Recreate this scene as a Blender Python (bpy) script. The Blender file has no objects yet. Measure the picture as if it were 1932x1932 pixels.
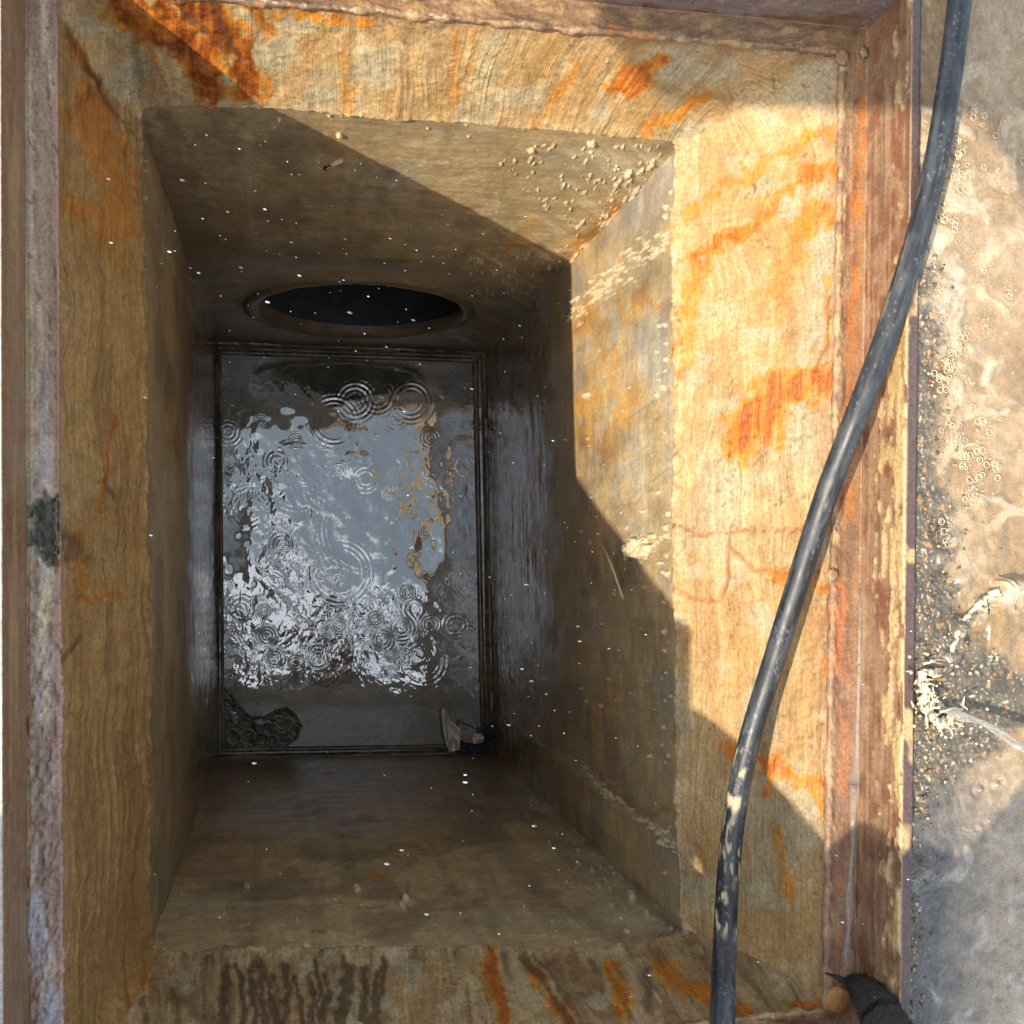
import bpy, math, random
import numpy as np
from mathutils import Vector, Matrix
random.seed(7); RNG=np.random.RandomState(11)
S=bpy.context.scene; COL=S.collection
GZ=0.0; CH=0.89          # camera height over the top of the steel frame
F=1.03                   # focal length in picture widths
# ------------------------------------------------------------------ camera maths
def cam_matrix(n=(545,1055)):
    nc=np.array([(n[0]-966)/1932/F,-(n[1]-966)/1932/F,-1.]);nc/=np.linalg.norm(nc)
    zc=-nc;y=np.array([0,1.,0]);y=y-y@zc*zc;y/=np.linalg.norm(y);x=np.cross(y,zc)
    return np.array([x,y,zc])              # world = M @ cam
M=cam_matrix()
def ray(u,v): return M@np.array([(u-966)/1932/F,-(v-966)/1932/F,-1.])
def at(u,v,z):                             # point at world height z seen at (u,v)
    d=ray(u,v); p=d*((CH-z)/-d[2]); p[2]=z; return p
def atx(u,v,x): d=ray(u,v); p=d*(x/d[0]); p[2]+=CH; return p
def aty(u,v,y): d=ray(u,v); p=d*(y/d[1]); p[2]+=CH; return p
def proj(P):
    q=(P-np.array([0,0,CH]))@M
    k=1932*F/(-q[...,2])
    return 966+q[...,0]*k, 966-q[...,1]*k
# ------------------------------------------------------------------ noise
T=RNG.rand(512,512)
def vn(x,y,s=0):
    xi=np.floor(x);yi=np.floor(y);fx=x-xi;fy=y-yi
    fx=fx*fx*(3-2*fx);fy=fy*fy*(3-2*fy)
    a=(xi.astype(np.int64)+s*57)&511;b=(yi.astype(np.int64)+s*131)&511;a1=(a+1)&511;b1=(b+1)&511
    return (T[a,b]*(1-fx)+T[a1,b]*fx)*(1-fy)+(T[a,b1]*(1-fx)+T[a1,b1]*fx)*fy
def fbm(x,y,o=4,s=0,g=.5):
    r=0;A=1;n=0
    for i in range(o):
        r=r+A*vn(x*2**i+i*17.3,y*2**i+i*9.1,s+i);n+=A;A*=g
    return r/n
def sst(a,b,x):
    t=np.clip((x-a)/(b-a),0,1);return t*t*(3-2*t)
def lerp(a,b,t):
    t=np.asarray(t)
    if max(np.ndim(a),np.ndim(b))>t.ndim or np.ndim(a)==1 or np.ndim(b)==1: t=t[...,None]
    return a+(b-a)*t
def C(*c): return np.array(c,float)
def stroke(u,v,pts,w,n=None,p=1.):
    """soft mask around a polyline given where the stain is seen; ragged with noise n"""
    out=np.zeros(u.shape);p_=np.array(pts,float)
    if n is not None:
        k_=min(w*1.6,26);u=u+k_*(fbm(u/34,v/34,3,951)-.5)+.5*k_*(fbm(u/11,v/16,2,953)-.5);v=v+k_*1.6*(fbm(u/34,v/34,3,957)-.5)+k_*(fbm(u/9,v/40,2,959)-.5)
    m=(u>p_[:,0].min()-2*w)&(u<p_[:,0].max()+2*w)&(v>p_[:,1].min()-2*w)&(v<p_[:,1].max()+2*w)
    if not m.any(): return out
    x=u[m];y=v[m];d=np.full(x.shape,1e9)
    for (ax,ay),(bx,by) in zip(p_[:-1],p_[1:]):
        L=(bx-ax)**2+(by-ay)**2+1e-9
        t=np.clip(((x-ax)*(bx-ax)+(y-ay)*(by-ay))/L,0,1)
        d=np.minimum(d,np.hypot(x-ax-t*(bx-ax),y-ay-t*(by-ay)))
    if n is not None: d=d+(n[m]-.5)*w*1.7
    out[m]=sst(1.45,.15,d/w)**p
    return out
# ------------------------------------------------------------------ mesh helpers
def tag(o,label=None,cat=None,group=None,kind=None):
    for k,x in (('label',label),('category',cat),('group',group),('kind',kind)):
        if x: o[k]=x
    return o
def link(name,me,mat,parent=None):
    o=bpy.data.objects.new(name,me);COL.objects.link(o)
    if mat: me.materials.append(mat)
    if parent is not None: o.parent=parent
    return o
def empty(name,loc=(0,0,0)):
    o=bpy.data.objects.new(name,None);COL.objects.link(o);o.location=loc;o.empty_display_size=.05;return o
def grid(name,P,mat,parent=None,attrs=None,keep=None,closed=False,flip=False,loc=None):
    n,m=P.shape[:2]
    V=P.reshape(-1,3)
    me=bpy.data.meshes.new(name)
    idx=np.arange(n*m).reshape(n,m)
    if closed: idx=np.concatenate([idx,idx[:1]],0)
    q=np.stack([idx[:-1,:-1],idx[1:,:-1],idx[1:,1:],idx[:-1,1:]],-1)
    if flip: q=q[...,::-1]
    if keep is not None: q=q[keep]
    q=q.reshape(-1,4)
    me.vertices.add(len(V));me.vertices.foreach_set('co',V.astype(np.float32).ravel())
    me.loops.add(q.size);me.loops.foreach_set('vertex_index',q.astype(np.int32).ravel())
    me.polygons.add(len(q));me.polygons.foreach_set('loop_start',np.arange(0,q.size,4,dtype=np.int32))
    me.polygons.foreach_set('use_smooth',np.ones(len(q),bool))
    me.update(calc_edges=True)
    for k,a in (attrs or {}).items():
        a=np.asarray(a,np.float32)
        if a.shape[-1:]==(3,) and k=='flow':
            me.attributes.new(k,'FLOAT_VECTOR','POINT').data.foreach_set('vector',a.reshape(-1,3).ravel())
        elif a.ndim==3:
            c=np.ones((n*m,4),np.float32);c[:,:3]=a.reshape(-1,3)
            me.attributes.new(k,'FLOAT_COLOR','POINT').data.foreach_set('color',c.ravel())
        else: me.attributes.new(k,'FLOAT','POINT').data.foreach_set('value',a.ravel())
    return link(name,me,mat,parent)
def normals(P,closed=False):
    if closed:
        a=np.roll(P,-1,0)-np.roll(P,1,0)
    else: a=np.gradient(P,axis=0)
    b=np.gradient(P,axis=1);n=np.cross(a,b);return n/(np.linalg.norm(n,axis=-1,keepdims=True)+1e-12)
class MB:
    def __init__(s): s.v=[];s.f=[]
    def add(s,v,f):
        o=len(s.v);s.v+= [tuple(map(float,p)) for p in v];s.f+=[tuple(i+o for i in q) for q in f]
    def tube(s,pts,rad,n=12,cap=True,jit=0):
        pts=[np.array(p,float) for p in pts];R=[]
        for i,p in enumerate(pts):
            d=pts[min(i+1,len(pts)-1)]-pts[max(i-1,0)];d/=np.linalg.norm(d)+1e-12
            a=np.cross(d,[0,0,1.]) if abs(d[2])<.9 else np.cross(d,[1.,0,0])
            a/=np.linalg.norm(a);b=np.cross(d,a)
            r=rad[i] if hasattr(rad,'__len__') else rad
            for k in range(n):
                w=2*math.pi*k/n;rr=r*(1+jit*(random.random()-.5)); R.append(p+rr*(math.cos(w)*a+math.sin(w)*b))
        fs=[(i*n+k,i*n+(k+1)%n,(i+1)*n+(k+1)%n,(i+1)*n+k) for i in range(len(pts)-1) for k in range(n)]
        if cap: fs+=[tuple(range(n))[::-1],tuple((len(pts)-1)*n+k for k in range(n))]
        s.add(R,fs)
    def ball(s,c,r,nu=8,nv=5,jit=0,axis=None):
        c=np.array(c,float);r=np.array(r if hasattr(r,'__len__') else (r,r,r),float);v=[c+[0,0,r[2]]]
        for i in range(1,nv):
            th=math.pi*i/nv
            for k in range(nu):
                w=2*math.pi*k/nu;j=1+jit*(random.random()-.5)
                v.append(c+r*j*np.array([math.sin(th)*math.cos(w),math.sin(th)*math.sin(w),math.cos(th)]))
        v.append(c-[0,0,r[2]]);f=[]
        for k in range(nu): f.append((0,1+k,1+(k+1)%nu))
        for i in range(nv-2):
            for k in range(nu): f.append((1+i*nu+k,1+(i+1)*nu+k,1+(i+1)*nu+(k+1)%nu,1+i*nu+(k+1)%nu))
        b=1+(nv-2)*nu;e=len(v)-1
        for k in range(nu): f.append((b+k,e,b+(k+1)%nu))
        if axis is not None:
            A=Vector((0,0,1)).rotation_difference(Vector(axis)).to_matrix();A=np.array(A);v=[c+A@(p-c) for p in v]
        s.add(v,f)
    def build(s,name,mat,parent=None,smooth=True):
        me=bpy.data.meshes.new(name);me.from_pydata(s.v,[],s.f)
        if smooth: me.polygons.foreach_set('use_smooth',[True]*len(me.polygons))
        me.update();return link(name,me,mat,parent)
# ------------------------------------------------------------------ materials
class NT:
    def __init__(s,name):
        s.m=bpy.data.materials.new(name);s.m.use_nodes=True;s.t=s.m.node_tree;s.t.nodes.clear()
        s.out=s.n('ShaderNodeOutputMaterial');s.p=s.n('ShaderNodeBsdfPrincipled');s.l(s.p.outputs[0],s.out.inputs[0])
    def n(s,t,**k):
        x=s.t.nodes.new(t)
        for a,b in k.items(): setattr(x,a,b)
        return x
    def l(s,a,b): s.t.links.new(a,b)
    def attr(s,nm): return s.n('ShaderNodeAttribute',attribute_name=nm)
    def noise(s,vec,scale,det=4,rough=.55,dist=0):
        x=s.n('ShaderNodeTexNoise');x.inputs['Scale'].default_value=scale;x.inputs['Detail'].default_value=det
        x.inputs['Roughness'].default_value=rough;x.inputs['Distortion'].default_value=dist
        if vec is not None: s.l(vec,x.inputs['Vector'])
        return x.outputs['Fac']
    def mapr(s,v,a,b,c,d):
        x=s.n('ShaderNodeMapRange');x.inputs[1].default_value=a;x.inputs[2].default_value=b;x.inputs[3].default_value=c;x.inputs[4].default_value=d
        s.l(v,x.inputs[0]);return x.outputs[0]
    def math(s,op,a,b):
        x=s.n('ShaderNodeMath',operation=op)
        for i,q in enumerate((a,b)):
            if isinstance(q,(int,float)): x.inputs[i].default_value=q
            else: s.l(q,x.inputs[i])
        return x.outputs[0]
    def mix(s,f,a,b,mode='MIX'):
        x=s.n('ShaderNodeMix',data_type='RGBA',blend_type=mode)
        for i,q in ((0,f),(6,a),(7,b)):
            if isinstance(q,(int,float)): x.inputs[i].default_value=q
            elif isinstance(q,tuple): x.inputs[i].default_value=(*q,1)
            else: s.l(q,x.inputs[i])
        return x.outputs[2]
    def vscale(s,v,sc):
        x=s.n('ShaderNodeMapping');x.inputs['Scale'].default_value=sc;s.l(v,x.inputs[0]);return x.outputs[0]
    def bump(s,h,strength,dist,prev=None):
        x=s.n('ShaderNodeBump');x.inputs['Strength'].default_value=strength;x.inputs['Distance'].default_value=dist
        s.l(h,x.inputs['Height'])
        if prev is not None: s.l(prev,x.inputs['Normal'])
        return x.outputs[0]
    def pos(s): return s.n('ShaderNodeTexCoord').outputs['Object']
    def set(s,**k):
        for a,b in k.items():
            i=s.p.inputs[a.replace('_',' ')]
            if isinstance(b,(int,float)): i.default_value=b
            elif isinstance(b,tuple): i.default_value=(*b,1) if len(b)==3 else b
            else: s.l(b,i)
        return s
def surf_mat(name,fine=260,streak=.5,bs=.5,bd=.003,spec=.5,fc=.30):
    """stain colours of the surface itself, broken up by fine noise, plus trowel streaks along the 'flow' coordinate"""
    t=NT(name);c=t.attr('col').outputs['Color'];fl=t.attr('flow').outputs['Vector'];r=t.attr('rgh').outputs['Fac']
    o=t.pos()
    n1=t.noise(o,fine,5,.65);n2=t.noise(o,fine*.22,5,.6)
    sv=t.vscale(fl,(210,6,1));s1=t.noise(sv,1.,5,.65,.1)
    sv2=t.vscale(fl,(520,14,1));s2=t.noise(sv2,1.,3,.6)
    k=t.math('MULTIPLY',t.mapr(n1,.25,.75,1-fc,1+fc),t.mapr(n2,.25,.75,.82,1.18));n3=t.noise(o,fine*1.7,2,.5);k=t.math('MULTIPLY',k,t.mapr(n3,.66,.74,1.,.55));k=t.math('MULTIPLY',k,t.mapr(n3,.27,.33,1.25,1.))
    st=t.mapr(s1,.3,.7,1-.16*streak,1+.14*streak);k=t.math('MULTIPLY',k,st)
    g=t.n('ShaderNodeCombineColor')
    for i in range(3): t.l(k,g.inputs[i])
    cc=t.mix(1.,c,g.outputs[0],'MULTIPLY')
    b=t.bump(s1,bs*streak,bd);b=t.bump(s2,bs*streak*.7,bd*.5,b);b=t.bump(n1,bs*.6,bd*.35,b);b=t.bump(n2,bs*.5,bd*1.5,b)
    rr=t.math('ADD',r,t.mapr(n2,.3,.7,-.1,.1))
    t.set(Base_Color=cc,Roughness=rr,Normal=b,Specular_IOR_Level=spec);return t.m
M_col=surf_mat('mortar_collar',streak=.85,bs=.6,bd=.003,fc=.38)
M_wall=surf_mat('damp_concrete',fine=200,streak=.30,bs=.25,bd=.002,spec=.75,fc=.34)
M_frame=surf_mat('rusty_steel',fine=300,streak=.15,bs=.8,bd=.0022,spec=.7,fc=.40)
M_mud=surf_mat('mud_water',fine=520,streak=0.,bs=.35,bd=.0015,spec=.7)
# ------------------------------------------------------------------ layout (metres)
SEAT=-.08; LIP=-.262; WAT=-1.48
BOX=dict(TL=(-.153,.468),TR=(.435,.467),BR=(.447,-.436),BL=(-.144,-.419))
A=dict(TL=(-.2,.507),TR=(.557,.516),BR=(.515,-.447),BL=(-.187,-.447))     # inner edge of the seat
def off(poly,d):
    K=('TL','TR','BR','BL');sx=dict(TL=-1,TR=1,BR=1,BL=-1);sy=dict(TL=1,TR=1,BR=-1,BL=-1)
    return {k:(poly[k][0]+sx[k]*d[0 if sx[k]<0 else 1],poly[k][1]+sy[k]*d[2 if sy[k]>0 else 3]) for k in K}
B=off(A,(.026,.030,.028,.028)); Cc=off(B,(.007,.0100,.007,.007))
def loop(poly,r,n):
    """closed rounded loop TL>TR>BR>BL, n points a side"""
    K=[np.array(poly[k]) for k in ('TL','TR','BR','BL')];out=[]
    na=max(n//8,4)
    for i in range(4):
        p0,p,p1=K[i-1],K[i],K[(i+1)%4]
        a=(p0-p)/np.linalg.norm(p0-p);b=(p1-p)/np.linalg.norm(p1-p)
        s=p+a*r;e=p+b*r
        for t in np.linspace(0,1,na,endpoint=False): out.append((1-t)**2*s+2*t*(1-t)*p+t*t*e)
        q1=p1+(p-p1)/np.linalg.norm(p-p1)*r
        for t in np.linspace(0,1,n-na,endpoint=False): out.append(e+(q1-e)*t)
    return np.array(out)
# ------------------------------------------------------------------ colours of rust
YEL=C(.52,.34,.09);ORA=C(.40,.145,.014);RED=C(.24,.06,.014);DRK=C(.07,.04,.02)
def rustify(c,m,n):
    m=np.clip(m*(.5+.9*n),0,1)
    c=lerp(c,c*YEL*2.1,sst(.03,.4,m)*.9);c0=c/np.maximum(c.mean(axis=(0,1)),1e-3);c=lerp(c,ORA*(.35+.65*c0)*(.45+1.1*n[...,None]),sst(.25,.9,m)*.75);c=lerp(c,RED,sst(.7,1.05,m)*.8);return c
# ================================================================== CONCRETE BASIN
basin=empty('concrete_basin',(0,0,WAT));tag(basin,'deep concrete catch basin with a mortar smeared neck and stained damp walls','catch basin')
basin_off=np.array([0,0,-WAT])
def place(o): o.parent=basin;o.matrix_parent_inverse=Matrix.Translation(-basin.location); return o
# ---- mortar collar
def lipz(x,y):
    x=np.asarray(x,float);y=np.asarray(y,float)
    vals=((.468-y,-.216+0*x),(.44-x,-.268+.045*y),(y+.428,-.292+.13*(x-.02)),(x+.15,-.283+.068*y));W=0;R_=0
    for d,z in vals:
        w=np.exp(-np.abs(d)/.022);W=W+w;R_=R_+w*z
    return R_/W
def build_collar():
    N=430;Mr=150
    ts=np.concatenate([np.linspace(0,1,Mr),[1.008,1.02,1.04]])
    P=np.zeros((4*N,len(ts),3))
    lipbox=off(BOX,(-.002,-.004,.0005,-.002))
    lo=loop(lipbox,.012,N);hi=loop(off(A,(.004,.004,.004,.004)),.02,N);mid=loop({k:((A[k][0]*.5+lipbox[k][0]*.5),(A[k][1]*.5+lipbox[k][1]*.5)) for k in A},.06,N)
    under=loop(off(BOX,(.008,.008,.008,.008)),.004,N)
    sarc=np.arange(4*N)/N
    lz=lipz(lo[:,0],lo[:,1])+.010*(fbm(sarc*9,sarc*0,4,3)-.5)+.014*(fbm(sarc*2.3,sarc*0+5,3,8)-.5)
    for j,t in enumerate(ts):
        tt=min(t,1.)
        w0=(1-tt)*(1-2*tt) if tt<.5 else 0;
        q=(1-tt)**2*hi+2*tt*(1-tt)*mid+tt*tt*lo
        q=.55*q+.45*((1-tt)*hi+tt*lo)
        z=(SEAT-.004)*(1-tt)+lz*tt
        if t>1:
            k=(t-1)/.04;q=lo*(1-k)+under*k;z=lz-.016*k
        P[:,j,:2]=q;P[:,j,2]=z
    P0=P.copy();u,v=proj(P0);Nn=normals(P0,True)
    # inward direction
    cen=np.array([.15,.02]);sg=np.sign((Nn[...,0]*(cen[0]-P0[...,0])+Nn[...,1]*(cen[1]-P0[...,1])));Nn*=np.where(sg==0,1,sg)[...,None]
    side_r=sst(0,1,(P0[...,0]-(.16))/.3)
    t_=np.broadcast_to(np.clip(ts,0,1)[None,:],u.shape);fade=sst(0,.06,t_)
    ss=np.broadcast_to(sarc[:,None],u.shape)
    right=(ss>1.06)&(ss<2.03);top=(ss<=1.06);bot=(ss>=2.03)&(ss<3.03);left=ss>=3.03
    wob=fbm(u/140,v/140,3,2)-.5;wob2=fbm(u/45,v/70,3,4)-.5
    g=np.clip((u-800)/430,0,1.9)
    c=np.where(top,u+v*g,np.where(bot,u-(v-1800)*np.clip((u-700)/900,0,.6),u))
    a=np.where(top,v-u*.3*(g>0),v)
    # swept corner top right
    cr=np.hypot(u-1330,v-330);swe=sst(1330,1420,u)*sst(470,330,v)
    c=c*(1-swe)+(1330+cr)*swe
    c=c+wob*30+wob2*2
    flow=np.stack([c/1000,a/1000,0*c],-1)
    st=fbm(c/6,a/240,3,12);st2=fbm(c/19,a/300,3,15);iso=fbm(u/26,v/26,5,21);big=fbm(u/150,v/150,4,31);fine=fbm(u/8,v/8,3,41)
    ridge=np.abs(fbm(c/30,a/260,3,51)-.5)
    pm=sst(.42,.62,fbm(u/70,v/70,3,97));h=.0016*(st-.5)*pm+.0022*(st2-.5)*(.3+.7*pm)+.0032*(iso-.5)+.0016*(fbm(u/11,v/11,4,98)-.5)+.012*(big-.5)+.0008*(fine-.5)
    # short cross strokes of the brush on the right side
    hat=sst(.56,.66,fbm(u/60,v/60,2,61));h+=.0005*hat*right*np.sin(v/2.6+wob2*9+u/25)*sst(.5,.6,fbm(u/40,v/40,2,62))
    # drawn ridges
    h+=.0014*np.exp(-((ridge/.03)**2))*sst(.45,.6,big)
    # cracks
    n=fbm(u/22,v/22,4,71)
    # crumbly lip
    lipm=sst(.86,1.,t_);h+=lipm*(.007*(fbm(u/30,v/30,5,81,.6)-.45)+.001)*np.where(top,.3,1)
    h*=fade
    Pd=P0+Nn*h[...,None]
    # colour
    pale=C(.40,.285,.135);och=C(.325,.19,.066);grey=C(.30,.262,.16);brn=C(.33,.19,.065);dbr=C(.16,.085,.034)
    k=lerp(och,pale,np.clip(big*1.6-.35+.5*(st-.5),0,1))
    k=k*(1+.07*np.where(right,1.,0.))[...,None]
    k=lerp(k,grey,sst(.52,.72,fbm(u/90,v/120,4,91))*.75)
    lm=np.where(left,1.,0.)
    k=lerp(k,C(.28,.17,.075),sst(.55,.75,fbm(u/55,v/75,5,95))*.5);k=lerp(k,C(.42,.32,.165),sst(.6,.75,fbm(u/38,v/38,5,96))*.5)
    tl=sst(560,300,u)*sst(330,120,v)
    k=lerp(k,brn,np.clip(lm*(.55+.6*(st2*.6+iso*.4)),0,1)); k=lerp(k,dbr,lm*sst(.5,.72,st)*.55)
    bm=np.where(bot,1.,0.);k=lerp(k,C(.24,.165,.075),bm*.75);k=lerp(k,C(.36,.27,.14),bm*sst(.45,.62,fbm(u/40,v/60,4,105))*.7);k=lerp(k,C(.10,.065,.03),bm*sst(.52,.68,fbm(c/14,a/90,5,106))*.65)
    k=lerp(k,C(.58,.47,.30),sst(.6,.75,st)*.2*(1-lm))
    seat_edge=sst(.16,.0,t_+.10*(iso-.5));k=lerp(k,C(.30,.17,.09),seat_edge*.75)
    rust=0*u
    def R(pts,w,s=1.):
        nonlocal rust
        rust=np.maximum(rust,s*stroke(u,v,pts,w,n)*(.55+.9*np.clip(st*1.4-.2,0,1)))
    R([(1565,715),(1490,735),(1425,775),(1392,830)],42,.95);R([(1530,735),(1440,755)],30,1.05);R([(1470,780),(1476,845)],9,.7);R([(1385,820),(1380,860)],10,.8);R([(1420,790),(1415,830)],14,.7)
    R([(1575,320),(1530,325),(1495,345),(1455,385),(1415,435),(1360,462),(1300,478)],13,.72);R([(1560,400),(1520,420),(1490,450)],22,.5)
    R([(1570,240),(1500,275),(1420,330),(1350,360),(1300,400)],14,.42);R([(1335,480),(1300,580),(1288,700)],20,.36);R([(1500,470),(1470,560)],40,.28)
    R([(1245,112),(1205,135),(1150,165)],15,.85);R([(1225,140),(1195,165)],15,.8);R([(1330,185),(1275,215),(1222,248),(1208,300)],13,.62)
    R([(1100,120),(1000,240),(950,300)],8,.24);R([(1080,150),(985,280)],7,.24);R([(860,55),(855,190)],16,.22);R([(900,60),(890,140)],12,.2);R([(650,75),(655,230)],12,.2)
    R([(1372,1415),(1410,1432),(1455,1452),(1520,1478),(1575,1470)],12,.75);R([(1462,1440),(1446,1500)],9,.75);R([(1520,1480),(1560,1540)],14,.5)
    R([(1470,1090),(1530,1105),(1575,1120)],14,.6);R([(1560,520),(1562,650)],6,.5);R([(1590,1130),(1570,1240),(1580,1420)],16,.5)
    R([(225,0),(300,60),(365,105),(405,175)],34,.95);R([(345,-10),(420,50),(455,110),(470,165)],30,1.15);R([(300,20),(380,90)],26,1.0);R([(480,10),(510,60)],18,.6);R([(520,20),(700,40)],14,.5)
    R([(160,180),(205,310),(235,390),(212,440)],26,.72);R([(150,395),(235,420)],26,.75);R([(130,80),(200,180),(250,330)],10,.85);R([(120,200),(190,310),(250,345)],10,.6)
    R([(222,790),(195,860),(184,985)],6,.85);R([(145,1128),(212,1120)],8,.85);R([(150,1010),(160,1120)],14,.45);R([(185,440),(230,500)],20,.35)
    R([(925,1795),(928,1850),(955,1940)],13,1.25);R([(1150,1825),(1178,1895)],20,.85);R([(1250,1830),(1340,1885),(1440,1940)],20,.7);R([(1010,1840),(1075,1932)],14,.6);R([(1500,1905),(1620,1890)],12,.7);R([(1460,1560),(1490,1700)],10,.4);R([(270,1840),(200,1932)],18,.22)
    k=lerp(k,C(.25,.125,.05),sst(.52,.72,fbm(c/40,a/160,4,99))*.38);k=lerp(k,C(.335,.305,.20),sst(.60,.72,fbm(u/60,v/45,4,101))*.55*(1-lm))
    tlz=sst(600,430,u)*sst(260,150,v)
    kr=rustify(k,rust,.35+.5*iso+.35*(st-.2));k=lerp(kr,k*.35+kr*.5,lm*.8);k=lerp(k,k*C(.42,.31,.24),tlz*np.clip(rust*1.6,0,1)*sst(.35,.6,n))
    dark=0*u
    def D(pts,w,s=1.,nn=n):
        nonlocal dark
        dark=np.maximum(dark,s*stroke(u,v,pts,w,nn))
    for cr_ in ([(1250,1088),(1300,1128),(1355,1132),(1370,1100),(1377,990),(1420,1005)],[(1380,1032),(1420,1072),(1455,1075),(1525,1068)],[(1440,1072),(1500,1085),(1540,1080)],[(1460,1000),(1535,996)],[(1270,990),(1330,1010),(1420,1000)],[(1560,560),(1558,640),(1535,690)]):
        D(cr_,4.,1.0)
    rust2=dark.copy()
    dk=0*u
    rs=random.Random(3)
    for i in range(15):
        x0=430+i*21+rs.uniform(-8,8);pts=[(x0,1818+rs.uniform(-8,30))]
        for q in range(5): pts.append((pts[-1][0]+rs.uniform(-11,9),pts[-1][1]+28))
        D(pts,rs.uniform(5,13),1.25,fbm(u/7,v/11,4,107))
    D([(985,1800),(1040,1870),(1085,1945)],10,.9);D([(1010,1800),(1060,1860)],7,.8);D([(1120,1815),(1135,1870)],10,.7);D([(1215,1830),(1225,1900)],10,.8);D([(1050,1830),(1110,1940)],18,.55);D([(330,1880),(420,1930)],24,.6)
    D([(120,45),(190,170),(245,250)],6,.7);D([(255,60),(265,200)],8,.5);D([(330,0),(420,90)],9,.6);D([(395,0),(450,110)],8,.6);D([(110,1010),(150,1040)],24,.8);D([(190,905),(212,940)],4,.8);D([(120,1250),(150,1200)],5,.8)
    k=lerp(k,np.where((v<1200)[...,None]&(u>1000)[...,None],C(.27,.12,.04),DRK),np.clip(dark,0,1)*.9)
    spk=sst(.80,.86,vn(u/5,v/5,77))*sst(.55,.7,fbm(u/60,v/60,2,78));k=lerp(k,DRK,spk*.55)
    h2=-.002*np.clip(dark,0,1)*(u>1200);Pd=Pd+Nn*h2[...,None]
    k=lerp(k,C(.66,.56,.38),lipm*sst(.45,.6,fine)*.22*(1-.6*lm))
    rg=.62-.22*np.clip(rust,0,1)-.12*lm
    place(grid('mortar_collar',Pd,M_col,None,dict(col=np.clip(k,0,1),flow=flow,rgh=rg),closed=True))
build_collar()
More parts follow.
